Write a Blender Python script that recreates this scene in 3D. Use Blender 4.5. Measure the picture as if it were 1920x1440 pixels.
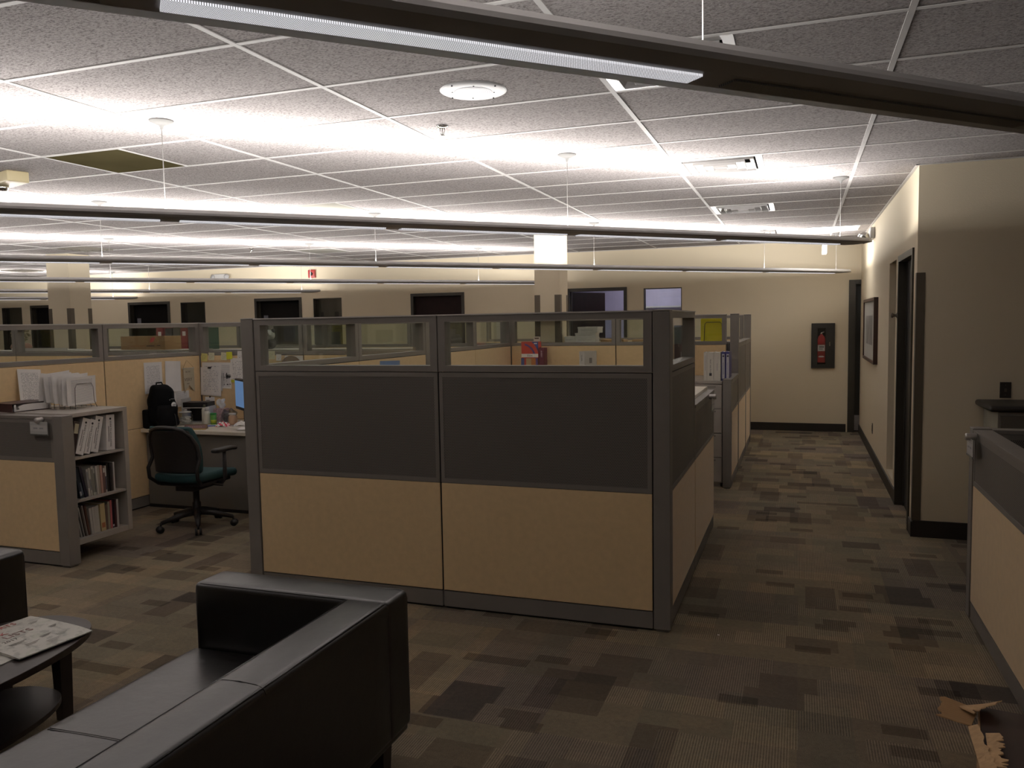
import bpy, bmesh, math, random
from mathutils import Vector, Matrix
random.seed(7)
PI = math.pi
for o in list(bpy.data.objects): bpy.data.objects.remove(o)
SC = bpy.context.scene
COL = SC.collection

# ------------------------------------------------------------------ camera, world, exposure
H = 1.65                      # eye height
CEIL = 2.741
cd = bpy.data.cameras.new('camera'); cam = bpy.data.objects.new('camera', cd); COL.objects.link(cam)
cd.sensor_width = 36.0; cd.lens = 1520.3 * 36 / 1920; cd.clip_start = 0.02; cd.clip_end = 100
def cam_matrix(yaw, pitch, roll):
    cy, sy = math.cos(yaw), math.sin(yaw)
    f = Vector((sy, cy, 0)); r = Vector((cy, -sy, 0)); u = Vector((0, 0, 1))
    cp, sp = math.cos(pitch), math.sin(pitch)
    f2 = f * cp + u * sp; u2 = u * cp - f * sp
    cr, sr = math.cos(roll), math.sin(roll)
    r3 = r * cr + u2 * sr; u3 = u2 * cr - r * sr
    return Matrix(((r3.x, u3.x, -f2.x, 0), (r3.y, u3.y, -f2.y, 0), (r3.z, u3.z, -f2.z, H), (0, 0, 0, 1)))
cam.matrix_world = cam_matrix(-0.3424, -0.0755, -0.0174)
SC.camera = cam
w = bpy.data.worlds.new('world'); SC.world = w; w.use_nodes = True
w.node_tree.nodes['Background'].inputs[0].default_value = (0.5, 0.5, 0.55, 1)
w.node_tree.nodes['Background'].inputs[1].default_value = 0.02
SC.view_settings.view_transform = 'Standard'
SC.view_settings.look = 'None'
SC.view_settings.gamma = 1.0
SC.view_settings.use_curve_mapping = False
SC.view_settings.exposure = 0.0
SC.cycles.use_denoising = True
SC.cycles.max_bounces = 10
SC.cycles.transparent_max_bounces = 40
SC.cycles.diffuse_bounces = 6
SC.cycles.caustics_reflective = False
SC.cycles.caustics_refractive = False
SC.cycles.sample_clamp_indirect = 4.0
UP_W = 28.0                   # watts per metre-run of uplight, see pendant builder
UP_COL = (1.0, 0.965, 0.935)
STRIP_E = 0.95

def area_light(name, parent, loc, sx, sy, power, color, up=False, rz=0.0):
    l = bpy.data.lights.new(name, 'AREA'); l.shape = 'RECTANGLE'; l.size = sx; l.size_y = sy
    l.energy = power; l.color = color
    o = bpy.data.objects.new(name, l); COL.objects.link(o); o.parent = parent
    o.location = loc; o.rotation_euler = (PI if up else 0, 0, rz)
    return o

# ------------------------------------------------------------------ materials
MATS = {}
def nt_of(m): return m.node_tree
def mat(name, col, rough=0.6, metal=0.0, bump=None, var=None, spec=0.5, coat=0.0, sheen=0.0):
    """col linear rgb. bump=(scale,strength,detail). var=(scale,amount)"""
    if name in MATS: return MATS[name]
    m = bpy.data.materials.new(name); m.use_nodes = True; MATS[name] = m
    nt = m.node_tree; b = nt.nodes['Principled BSDF']
    b.inputs['Base Color'].default_value = (*col, 1); b.inputs['Roughness'].default_value = rough
    b.inputs['Metallic'].default_value = metal
    b.inputs['Specular IOR Level'].default_value = spec
    b.inputs['Coat Weight'].default_value = coat
    tc = nt.nodes.new('ShaderNodeTexCoord')
    n = nt.nodes.new('ShaderNodeTexNoise'); nt.links.new(tc.outputs['Object'], n.inputs['Vector'])
    sc, amt = var if var else (6.0, 0.06)
    n.inputs['Scale'].default_value = sc; n.inputs['Detail'].default_value = 3
    mr = nt.nodes.new('ShaderNodeMapRange'); nt.links.new(n.outputs['Fac'], mr.inputs['Value'])
    mr.inputs['From Min'].default_value = 0.25; mr.inputs['From Max'].default_value = 0.75
    mr.inputs['To Min'].default_value = 1 - amt; mr.inputs['To Max'].default_value = 1 + amt
    vm = nt.nodes.new('ShaderNodeVectorMath'); vm.operation = 'SCALE'
    vm.inputs[0].default_value = col; nt.links.new(mr.outputs['Result'], vm.inputs['Scale'])
    nt.links.new(vm.outputs['Vector'], b.inputs['Base Color'])
    if bump:
        n2 = nt.nodes.new('ShaderNodeTexNoise'); nt.links.new(tc.outputs['Object'], n2.inputs['Vector'])
        n2.inputs['Scale'].default_value = bump[0]; n2.inputs['Detail'].default_value = bump[2] if len(bump) > 2 else 2
        bp = nt.nodes.new('ShaderNodeBump'); bp.inputs['Strength'].default_value = bump[1]; bp.inputs['Distance'].default_value = 0.004
        nt.links.new(n2.outputs['Fac'], bp.inputs['Height']); nt.links.new(bp.outputs['Normal'], b.inputs['Normal'])
    return m
class G:
    """little node-graph helper"""
    def __init__(s, m): s.nt = m.node_tree; s.tc = s.nt.nodes.new('ShaderNodeTexCoord')
    def math(s, op, a, b=None, c=None):
        n = s.nt.nodes.new('ShaderNodeMath'); n.operation = op
        for i, v in enumerate((a, b, c)):
            if v is None: continue
            if isinstance(v, (int, float)): n.inputs[i].default_value = v
            else: s.nt.links.new(v, n.inputs[i])
        return n.outputs[0]
    def xyz(s, out='Object'):
        n = s.nt.nodes.new('ShaderNodeSeparateXYZ'); s.nt.links.new(s.tc.outputs[out], n.inputs[0]); return n.outputs
    def comb(s, x, y, z=0.0):
        n = s.nt.nodes.new('ShaderNodeCombineXYZ')
        for i, v in enumerate((x, y, z)):
            if isinstance(v, (int, float)): n.inputs[i].default_value = v
            else: s.nt.links.new(v, n.inputs[i])
        return n.outputs[0]
    def white(s, v):
        n = s.nt.nodes.new('ShaderNodeTexWhiteNoise'); n.noise_dimensions = '3D'; s.nt.links.new(v, n.inputs['Vector']); return n.outputs['Value'], n.outputs['Color']
    def noise(s, v, scale, detail=2, rough=0.5):
        n = s.nt.nodes.new('ShaderNodeTexNoise'); s.nt.links.new(v, n.inputs['Vector']); n.inputs['Scale'].default_value = scale
        n.inputs['Detail'].default_value = detail; n.inputs['Roughness'].default_value = rough; return n.outputs['Fac']
    def ramp(s, f, stops, interp='LINEAR'):
        n = s.nt.nodes.new('ShaderNodeValToRGB'); n.color_ramp.interpolation = interp
        el = n.color_ramp.elements
        while len(el) < len(stops): el.new(0.5)
        for e, (p, c) in zip(el, stops): e.position = p; e.color = (*c, 1)
        s.nt.links.new(f, n.inputs['Fac']); return n.outputs['Color']
    def mix(s, f, a, b, mode='MIX'):
        n = s.nt.nodes.new('ShaderNodeMix'); n.data_type = 'RGBA'; n.blend_type = mode
        for i, v in ((0, f), (6, a), (7, b)):
            if isinstance(v, (int, float)): n.inputs[i].default_value = v
            elif isinstance(v, tuple): n.inputs[i].default_value = (*v, 1)
            else: s.nt.links.new(v, n.inputs[i])
        return n.outputs[2]
    def bump(s, h, strength, dist=0.003):
        n = s.nt.nodes.new('ShaderNodeBump'); n.inputs['Strength'].default_value = strength; n.inputs['Distance'].default_value = dist
        s.nt.links.new(h, n.inputs['Height']); return n.outputs['Normal']
    def dots(s, u, v, pu, pv, r):
        """staggered round holes, 1 inside a hole; u,v sockets in metres"""
        res = None
        for off in (0.0, 0.5):
            a = s.math('SUBTRACT', s.math('FRACT', s.math('ADD', s.math('DIVIDE', u, pu), off)), 0.5)
            b = s.math('SUBTRACT', s.math('FRACT', s.math('ADD', s.math('DIVIDE', v, pv), off)), 0.5)
            a = s.math('MULTIPLY', a, pu); b = s.math('MULTIPLY', b, pv)
            d = s.math('SQRT', s.math('ADD', s.math('MULTIPLY', a, a), s.math('MULTIPLY', b, b)))
            h = s.math('LESS_THAN', d, r)
            res = h if res is None else s.math('MAXIMUM', res, h)
        return res
def newmat(name, rough=0.6, spec=0.5, metal=0.0):
    m = bpy.data.materials.new(name); m.use_nodes = True; MATS[name] = m
    b = m.node_tree.nodes['Principled BSDF']; b.inputs['Roughness'].default_value = rough
    b.inputs['Specular IOR Level'].default_value = spec; b.inputs['Metallic'].default_value = metal
    return m, G(m), b

M_wall = mat('wall_paint', (0.66, 0.575, 0.425), 0.75, bump=(180, 0.25, 3), var=(0.6, 0.03))
M_dark_frame = mat('door_frame_paint', (0.030, 0.026, 0.018), 0.45)
M_guard = mat('corner_guard_vinyl', (0.085, 0.068, 0.046), 0.4)
M_base = mat('rubber_baseboard', (0.016, 0.013, 0.010), 0.5)
M_leaf = mat('maroon_wood', (0.014, 0.0055, 0.005), 0.6, spec=0.2, var=(9, 0.25))
M_metal_frame = mat('panel_frame_metal', (0.185, 0.168, 0.150), 0.42, bump=(700, 0.15, 1), spec=0.5)
M_lite_metal = mat('storage_metal', (0.34, 0.31, 0.275), 0.45, bump=(500, 0.1, 1))
M_tan = mat('tan_panel_fabric', (0.74, 0.55, 0.315), 0.85, bump=(650, 0.35, 2), var=(25, 0.05), spec=0.2)
b_ = M_tan.node_tree.nodes['Principled BSDF']; b_.inputs['Sheen Weight'].default_value = 0.35; b_.inputs['Sheen Roughness'].default_value = 0.35
M_laminate = mat('desk_laminate', (0.64, 0.59, 0.50), 0.35, var=(60, 0.04))
M_black = mat('black_plastic', (0.012, 0.011, 0.011), 0.45)
M_gap = mat('dark_gap_shade', (0.006, 0.006, 0.006), 0.8)  # near-black colour puts shade into gaps, slots and recesses
M_leather = mat('black_leather', (0.0040, 0.0035, 0.0035), 0.33, bump=(22, 0.25, 4), var=(8, 0.2), spec=1.0)
M_pipe = mat('leather_piping', (0.007, 0.006, 0.006), 0.3, spec=0.8)
M_wood_dark = mat('espresso_wood', (0.018, 0.011, 0.008), 0.38, var=(14, 0.25), spec=0.6)
M_grid = mat('ceiling_grid_paint', (0.55, 0.53, 0.515), 0.6, spec=0.1)
M_white_pl = mat('white_plastic', (0.60, 0.585, 0.56), 0.5, spec=0.3)
M_white_met = mat('white_enamel', (0.46, 0.455, 0.455), 0.4, spec=0.3)
M_fix = mat('pendant_housing_paint', (0.30, 0.29, 0.285), 0.45)
M_fix_in = mat('pendant_trough_white', (0.8, 0.8, 0.78), 0.5)
M_wire = mat('steel_wire', (0.22, 0.21, 0.20), 0.5, spec=0.2)
M_chrome = mat('chrome', (0.75, 0.74, 0.72), 0.15, metal=1.0)
M_paper = mat('plain_paper', (0.86, 0.84, 0.82), 0.7)
M_card = mat('cardboard', (0.36, 0.215, 0.10), 0.8, bump=(200, 0.2, 2), var=(30, 0.06))
M_card_in = mat('cardboard_torn', (0.55, 0.36, 0.19), 0.9, bump=(90, 0.8, 3), var=(40, 0.15))
M_ink = mat('dark_ink', (0.03, 0.03, 0.035), 0.7)
M_red = mat('extinguisher_red', (0.30, 0.016, 0.016), 0.3, spec=0.6)
M_maroon = mat('maroon_vinyl', (0.040, 0.012, 0.012), 0.4)
M_chair_f = mat('teal_chair_fabric', (0.012, 0.050, 0.055), 0.8, bump=(500, 0.4, 2))
M_chair_p = mat('charcoal_chair_plastic', (0.014, 0.012, 0.012), 0.5)
M_bag = mat('backpack_nylon', (0.0035, 0.0035, 0.004), 0.8, bump=(300, 0.4, 2), spec=0.12)
M_lav = mat('lavender_wall', (0.50, 0.46, 0.62), 0.7)
M_khaki = mat('khaki_lens_panel', (0.085, 0.072, 0.036), 0.9, var=(3, 0.12), spec=0.0)
M_pale = mat('pale_lens_panel', (0.26, 0.25, 0.22), 0.9, var=(3, 0.10), spec=0.0)

# ceiling tile: fissured mineral fibre
M_tile, g, b = newmat('ceiling_tile', 0.95, 0.0)
ov = g.tc.outputs['Object']
mp = g.nt.nodes.new('ShaderNodeMapping'); g.nt.links.new(ov, mp.inputs['Vector']); mp.inputs['Scale'].default_value = (0.65, 1.25, 1)
f1 = g.noise(mp.outputs[0], 125, 4, 0.62)
f2 = g.noise(mp.outputs[0], 300, 2)
crack = g.ramp(f1, [(0.34, (0.16, 0.146, 0.142)), (0.49, (0.345, 0.32, 0.312)), (0.62, (0.41, 0.38, 0.372))])
g.nt.links.new(crack, b.inputs['Base Color'])
g.nt.links.new(g.bump(g.math('ADD', f1, g.math('MULTIPLY', f2, 0.3)), 0.8, 0.008), b.inputs['Normal'])

# carpet: patchwork of ribbed planks
M_carpet, g, b = newmat('patchwork_carpet', 0.95, 0.1)
X, Y, _ = g.xyz()
def cell(px, py, shift, seed):
    r = g.math('FLOOR', g.math('DIVIDE', Y, py))
    rv, _c = g.white(g.comb(r, seed + 0.5, 3.1))
    xs = g.math('ADD', g.math('DIVIDE', X, px), g.math('MULTIPLY', rv, shift))
    cx = g.math('FLOOR', xs)
    return g.white(g.comb(cx, r, seed))
vA, cA = cell(0.50, 0.50, 0.0, 1.0)
vB, cB = cell(0.25, 0.167, 1.0, 7.0)
vC, cC = cell(0.167, 0.083, 1.0, 13.0)
vD, cD = cell(0.167, 0.40, 1.0, 21.0)
base = g.ramp(vA, [(0.0, (0.225, 0.180, 0.122)), (0.35, (0.198, 0.166, 0.120)), (0.7, (0.172, 0.145, 0.110)), (1.0, (0.148, 0.122, 0.104))])
m1 = g.ramp(vB, [(0.0, (0.50, 0.50, 0.52)), (0.07, (0.70, 0.69, 0.68)), (0.14, (0.90, 0.90, 0.88)), (0.5, (1.0, 1.0, 1.0)), (0.8, (1.12, 1.10, 1.06))], 'CONSTANT')
base = g.mix(1.0, base, m1, 'MULTIPLY')
m2 = g.ramp(vC, [(0.0, (0.62, 0.61, 0.60)), (0.05, (0.97, 0.97, 0.97)), (0.5, (1.04, 1.03, 1.02))], 'CONSTANT')
base = g.mix(1.0, base, m2, 'MULTIPLY')
m3 = g.ramp(vD, [(0.0, (0.60, 0.58, 0.59)), (0.09, (0.95, 0.97, 0.95)), (0.5, (1.02, 1.0, 0.98)), (0.8, (1.08, 1.03, 0.98))], 'CONSTANT')
base = g.mix(0.8, base, m3, 'MULTIPLY')
rib = g.math('SINE', g.math('MULTIPLY', X, 2 * PI / 0.0105))
ribm = g.math('MULTIPLY', rib, g.math('MULTIPLY', g.math('GREATER_THAN', vB, 0.45), 0.30))
pile = g.noise(ov2 := g.tc.outputs['Object'], 260, 3, 0.7)
pile2 = g.noise(ov2, 45, 3, 0.6)
k = g.math('ADD', g.math('ADD', 1.0, ribm), g.math('ADD', g.math('MULTIPLY', g.math('SUBTRACT', pile, 0.5), 1.5), g.math('MULTIPLY', g.math('SUBTRACT', pile2, 0.5), 0.5)))
vm = g.nt.nodes.new('ShaderNodeVectorMath'); vm.operation = 'SCALE'; g.nt.links.new(base, vm.inputs[0]); g.nt.links.new(k, vm.inputs['Scale'])
g.nt.links.new(vm.outputs[0], b.inputs['Base Color'])
g.nt.links.new(g.bump(g.math('ADD', pile, g.math('MULTIPLY', ribm, 1.2)), 0.5, 0.004), b.inputs['Normal'])

# perforated metal of the screens (holes in local x,z)
M_perf, g, b = newmat('perforated_screen_metal', 0.45, 0.5)
X, Y, Z = g.xyz()
h = g.dots(X, Z, 0.0092, 0.0160, 0.0024)
g.nt.links.new(g.mix(h, (0.150, 0.136, 0.121), (0.012, 0.010, 0.009)), b.inputs['Base Color'])
# lit perforated strip of the pendants (local x,y)
def strip_mat(name, e):
    m, g, b = newmat(name, 0.5)
    X, Y, Z = g.xyz()
    h = g.dots(X, Y, 0.0044, 0.0076, 0.00165)
    b.inputs['Base Color'].default_value = (0.25, 0.23, 0.2, 1)
    b.inputs['Emission Color'].default_value = (0.96, 0.95, 1.0, 1)
    if e: g.nt.links.new(g.math('MULTIPLY', h, e), b.inputs['Emission Strength'])
    else: g.nt.links.new(g.mix(h, (0.25, 0.23, 0.2), (0.03, 0.03, 0.03)), b.inputs['Base Color'])
    return m
M_strip = strip_mat('lit_perforated_strip', STRIP_E)
M_strip_off = strip_mat('unlit_perforated_strip', 0)

def emit(name, col, e):
    m = bpy.data.materials.new(name); m.use_nodes = True; b = m.node_tree.nodes['Principled BSDF']
    b.inputs['Base Color'].default_value = (*col, 1); b.inputs['Emission Color'].default_value = (*col, 1); b.inputs['Emission Strength'].default_value = e
    MATS[name] = m; return m
M_lens_on = emit('lit_lens', (1, 0.98, 0.95), 2.2)
M_screen = emit('blue_screen', (0.12, 0.24, 0.46), 0.45)
M_exit = emit('backlit_white', (1, 0.98, 0.92), 0.9)

def glass(name, tint, rough=0.0, w=0.0):
    m = bpy.data.materials.new(name); m.use_nodes = True; nt = m.node_tree; MATS[name] = m
    for n in list(nt.nodes):
        if n.type != 'OUTPUT_MATERIAL': nt.nodes.remove(n)
    out = [n for n in nt.nodes if n.type == 'OUTPUT_MATERIAL'][0]
    tr = nt.nodes.new('ShaderNodeBsdfTransparent'); tr.inputs[0].default_value = (*tint, 1)
    gl = nt.nodes.new('ShaderNodeBsdfGlossy'); gl.inputs['Roughness'].default_value = rough; gl.inputs['Color'].default_value = (1, 1, 1, 1)
    fr = nt.nodes.new('ShaderNodeFresnel'); ge = nt.nodes.new('ShaderNodeNewGeometry')
    mr = nt.nodes.new('ShaderNodeMapRange'); nt.links.new(ge.outputs['Backfacing'], mr.inputs['Value']); mr.inputs['To Min'].default_value = 1.5; mr.inputs['To Max'].default_value = 1 / 1.5
    nt.links.new(mr.outputs['Result'], fr.inputs['IOR'])
    mx = nt.nodes.new('ShaderNodeMixShader'); nt.links.new(fr.outputs[0], mx.inputs[0]); nt.links.new(tr.outputs[0], mx.inputs[1]); nt.links.new(gl.outputs[0], mx.inputs[2])
    nt.links.new(mx.outputs[0], out.inputs[0]); return m
M_glass = glass('panel_glass', (0.955, 0.975, 0.955))
M_clear = glass('clear_acrylic', (0.95, 0.96, 0.96))

# printed paper: rows of broken grey lines, local x,z ; margins from Generated
def print_mat(name, paper, ink, pitch=0.0075, word=150, dens=0.47, strength=0.75):
    m, g, b = newmat(name, 0.75, 0.2)
    X, Y, Z = g.xyz(); GX, GY, GZ = g.xyz('Generated')
    row = g.math('FLOOR', g.math('DIVIDE', Z, pitch)); fz = g.math('FRACT', g.math('DIVIDE', Z, pitch))
    ln = g.math('LESS_THAN', fz, 0.42)
    wd = g.noise(g.comb(g.math('MULTIPLY', X, word), g.math('MULTIPLY', row, 7.3), 0.0), 1.0, 1)
    wd = g.math('GREATER_THAN', wd, dens)
    mk = g.math('MULTIPLY', g.math('MULTIPLY', g.math('GREATER_THAN', GX, 0.13), g.math('LESS_THAN', GX, 0.87)), g.math('MULTIPLY', g.math('GREATER_THAN', GZ, 0.08), g.math('LESS_THAN', GZ, 0.90)))
    f = g.math('MULTIPLY', g.math('MULTIPLY', g.math('MULTIPLY', ln, wd), mk), strength)
    g.nt.links.new(g.mix(f, paper, ink), b.inputs['Base Color'])
    return m
M_print = print_mat('printed_paper', (0.84, 0.82, 0.80), (0.16, 0.16, 0.18))
M_print2 = print_mat('lined_paper', (0.84, 0.82, 0.80), (0.30, 0.30, 0.34), 0.010, 60, 0.3, 0.6)
M_hand = print_mat('handwritten_paper', (0.84, 0.82, 0.80), (0.25, 0.25, 0.30), 0.016, 110, 0.52, 0.7)
M_note_y = print_mat('yellow_note', (0.60, 0.56, 0.20), (0.2, 0.2, 0.12), 0.014, 120, 0.5, 0.5)
M_note_p = print_mat('pale_note', (0.62, 0.60, 0.42), (0.2, 0.2, 0.15), 0.014, 120, 0.5, 0.5)
M_note_b = mat('bright_yellow_note', (0.62, 0.62, 0.04), 0.7)

# ------------------------------------------------------------------ mesh tools
class MB:
    def __init__(s, org=(0, 0, 0)): s.v = []; s.f = []; s.mi = []; s.cur = 0; s.o = Vector(org); s.sm = []; s.smooth = False
    def _add(s, vs, fs):
        n = len(s.v); s.v += [tuple(Vector(p) - s.o) for p in vs]
        for f in fs: s.f.append(tuple(n + i for i in f)); s.mi.append(s.cur); s.sm.append(s.smooth)
        return s
    def box(s, x0, x1, y0, y1, z0, z1, ang=0.0, piv=None):
        if x0 > x1: x0, x1 = x1, x0
        if y0 > y1: y0, y1 = y1, y0
        if z0 > z1: z0, z1 = z1, z0
        vs = [Vector((x, y, z)) for x in (x0, x1) for y in (y0, y1) for z in (z0, z1)]
        if ang:
            c = Vector(piv) if piv else Vector(((x0 + x1) / 2, (y0 + y1) / 2, 0)); R = Matrix.Rotation(ang, 3, 'Z')
            vs = [R @ (p - c) + c for p in vs]
        return s._add(vs, [(0, 1, 3, 2), (4, 6, 7, 5), (0, 4, 5, 1), (2, 3, 7, 6), (0, 2, 6, 4), (1, 5, 7, 3)])
    def hexa(s, p):   # 8 points, same order as box
        return s._add(p, [(0, 1, 3, 2), (4, 6, 7, 5), (0, 4, 5, 1), (2, 3, 7, 6), (0, 2, 6, 4), (1, 5, 7, 3)])
    def tube(s, pts, r, n=10, cap=True):
        pts = [Vector(p) for p in pts]; m = len(pts)
        rs = r if isinstance(r, (list, tuple)) else [r] * m
        rings = []; up = None
        for i in range(m):
            t = (pts[min(i + 1, m - 1)] - pts[max(i - 1, 0)]).normalized()
            if up is None:
                a = Vector((0, 0, 1)) if abs(t.z) < 0.9 else Vector((1, 0, 0)); up = (a - t * a.dot(t)).normalized()
            else: up = (up - t * up.dot(t)).normalized()
            sd = t.cross(up)
            rings.append([pts[i] + (up * math.cos(2 * PI * k / n) + sd * math.sin(2 * PI * k / n)) * rs[i] for k in range(n)])
        vs = [p for rg in rings for p in rg]; fs = []
        for i in range(m - 1):
            for k in range(n): fs.append((i * n + k, i * n + (k + 1) % n, (i + 1) * n + (k + 1) % n, (i + 1) * n + k))
        if cap: fs += [tuple(range(n - 1, -1, -1)), tuple((m - 1) * n + k for k in range(n))]
        o = s.smooth; s.smooth = True; s._add(vs, fs); s.smooth = o; return s
    def lathe(s, prof, c=(0, 0, 0), n=24, axis='z'):
        vs = []; fs = []; m = len(prof)
        for r, z in prof:
            for k in range(n):
                a = 2 * PI * k / n; p = (r * math.cos(a), r * math.sin(a), z)
                if axis == 'x': p = (z, p[0], p[1])
                elif axis == 'y': p = (p[0], z, p[1])
                vs.append((p[0] + c[0], p[1] + c[1], p[2] + c[2]))
        for i in range(m - 1):
            for k in range(n): fs.append((i * n + k, i * n + (k + 1) % n, (i + 1) * n + (k + 1) % n, (i + 1) * n + k))
        if prof[0][0] > 1e-6: fs.append(tuple(range(n - 1, -1, -1)))
        if prof[-1][0] > 1e-6: fs.append(tuple((m - 1) * n + k for k in range(n)))
        o = s.smooth; s.smooth = True; s._add(vs, fs); s.smooth = o; return s
    def prism(s, poly, a, b, plane='xy'):
        n = len(poly)
        def P(p, h): return {'xy': (p[0], p[1], h), 'xz': (p[0], h, p[1]), 'yz': (h, p[0], p[1])}[plane]
        vs = [P(p, a) for p in poly] + [P(p, b) for p in poly]
        fs = [tuple(range(n)), tuple(range(2 * n - 1, n - 1, -1))] + [(i, (i + 1) % n, n + (i + 1) % n, n + i) for i in range(n)]
        return s._add(vs, fs)
    def rbox(s, x0, x1, y0, y1, z0, z1, r, bulge=(0, 0, 0), n=10, warp=None):
        """rounded, optionally puffed box"""
        c = Vector(((x0 + x1) / 2, (y0 + y1) / 2, (z0 + z1) / 2)); hh = Vector(((x1 - x0) / 2, (y1 - y0) / 2, (z1 - z0) / 2))
        def lin(h_):
            if h_ <= r * 1.01: return [-1 + 2 * i / n for i in range(n + 1)]
            e = min(r / h_, 0.5); a = [0, .3, .62, 1]
            return sorted(set([round(-1 + e * t, 5) for t in a] + [round(1 - e * t, 5) for t in a] + [round(-1 + e + (2 - 2 * e) * i / n, 5) for i in range(n + 1)]))
        L = [lin(hh[i]) for i in range(3)]; idx = {}; vs = []; fs = []
        def vert(u, v, w_):
            key = (round(u, 4), round(v, 4), round(w_, 4))
            if key in idx: return idx[key]
            p = Vector((u * hh.x, v * hh.y, w_ * hh.z)); q = Vector([max(-(hh[i] - r), min(hh[i] - r, p[i])) if hh[i] > r else 0.0 for i in range(3)])
            d = p - q
            if d.length > 1e-9: p = q + d.normalized() * min(r, d.length if min(abs(abs(u) - 1), abs(abs(v) - 1), abs(abs(w_) - 1)) > 1e-6 else r)
            U = (u, v, w_)
            for i in range(3):
                if bulge[i]:
                    j, k_ = [(1, 2), (0, 2), (0, 1)][i]
                    p[i] += bulge[i] * U[i] * (1 - U[j] ** 2) * (1 - U[k_] ** 2)
            p = p + c
            if warp: p = Vector(warp(p))
            idx[key] = len(vs); vs.append(p); return idx[key]
        for ax in range(3):
            j, k_ = [(1, 2), (2, 0), (0, 1)][ax]
            for sg in (-1, 1):
                for a in range(len(L[j]) - 1):
                    for b_ in range(len(L[k_]) - 1):
                        q = []
                        for (aa, bb) in ((a, b_), (a + 1, b_), (a + 1, b_ + 1), (a, b_ + 1)):
                            U = [0, 0, 0]; U[ax] = sg; U[j] = L[j][aa]; U[k_] = L[k_][bb]; q.append(vert(*U))
                        if sg < 0: q.reverse()
                        fs.append(tuple(q))
        o = s.smooth; s.smooth = True; s._add(vs, fs); s.smooth = o; return s
    def build(s, name, mats, parent=None, bevel=0.0):
        me = bpy.data.meshes.new(name); me.from_pydata(s.v, [], s.f); me.update()
        if not isinstance(mats, (list, tuple)): mats = [mats]
        for m in mats: me.materials.append(m)
        me.polygons.foreach_set('material_index', s.mi); me.polygons.foreach_set('use_smooth', s.sm)
        bm = bmesh.new(); bm.from_mesh(me); bmesh.ops.recalc_face_normals(bm, faces=bm.faces)
        if bevel: bmesh.ops.bevel(bm, geom=list(bm.edges), offset=bevel, segments=2, profile=0.6, affect='EDGES', clamp_overlap=True)
        bm.to_mesh(me); bm.free()
        o = bpy.data.objects.new(name, me); COL.objects.link(o)
        if parent: o.parent = parent
        else: o.location = s.o
        return o
def tag(o, label=None, cat=None, group=None, kind=None):
    if label: o['label'] = label
    if cat: o['category'] = cat
    if group: o['group'] = group
    if kind: o['kind'] = kind
    return o
def thing(name, label, cat, loc=(0, 0, 0), rz=0.0, group=None):
    o = bpy.data.objects.new(name, None); COL.objects.link(o); o.empty_display_size = 0.1
    o.location = loc; o.rotation_euler = (0, 0, rz)
    return tag(o, label, cat, group)
def struct(name, mb, m, label=None, cat=None, parent=None, bevel=0):
    o = mb.build(name, m, parent, bevel)
    if not parent: tag(o, label, cat, None, 'structure')
    return o
def sthing(name, label, cat, loc=(0, 0, 0), rz=0.0):
    return tag(thing(name, label, cat, loc, rz), kind='structure')
def children(o): return [c for c in bpy.data.objects if c.parent is o]
def copy_tree(o, parent=None):
    kids = children(o); c = o.copy(); COL.objects.link(c)
    if parent: c.parent = parent
    for ch in kids: copy_tree(ch, c)
    return c
def text(s, size, m, parent, loc, rot, name='lettering', extrude=0.0003, align='LEFT', sx=1.0):
    cu = bpy.data.curves.new(name, 'FONT'); cu.body = s; cu.size = size; cu.extrude = extrude; cu.align_x = align; cu.resolution_u = 2
    t = bpy.data.objects.new(name, cu); me = bpy.data.meshes.new_from_object(t); bpy.data.objects.remove(t); bpy.data.curves.remove(cu)
    me.materials.clear(); me.materials.append(m)
    o = bpy.data.objects.new(name, me); COL.objects.link(o); o.parent = parent; o.location = loc; o.rotation_euler = rot; o.scale = (sx, 1, 1); return o
RX = (PI / 2, 0, 0)           # text facing -y
RFX = (PI / 2, 0, PI / 2)     # text facing +x

# ------------------------------------------------------------------ room shell
YB = 12.5; XR = 0.80; YW = 6.63
def wall_y(mb, x0, x1, y0, y1, z0, z1, ops):
    """wall along x with openings (xa,xb,za,zb)"""
    ops = sorted(ops); x = x0
    for (a, b_, za, zb) in ops:
        mb.box(x, a, y0, y1, z0, z1)
        if za > z0: mb.box(a, b_, y0, y1, z0, za)
        if zb < z1: mb.box(a, b_, y0, y1, zb, z1)
        x = b_
    mb.box(x, x1, y0, y1, z0, z1)
def wall_x(mb, y0, y1, x0, x1, z0, z1, ops):
    ops = sorted(ops); y = y0
    for (a, b_, za, zb) in ops:
        mb.box(x0, x1, y, a, z0, z1)
        if za > z0: mb.box(x0, x1, a, b_, z0, za)
        if zb < z1: mb.box(x0, x1, a, b_, zb, z1)
        y = b_
    mb.box(x0, x1, y, y1, z0, z1)

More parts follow.
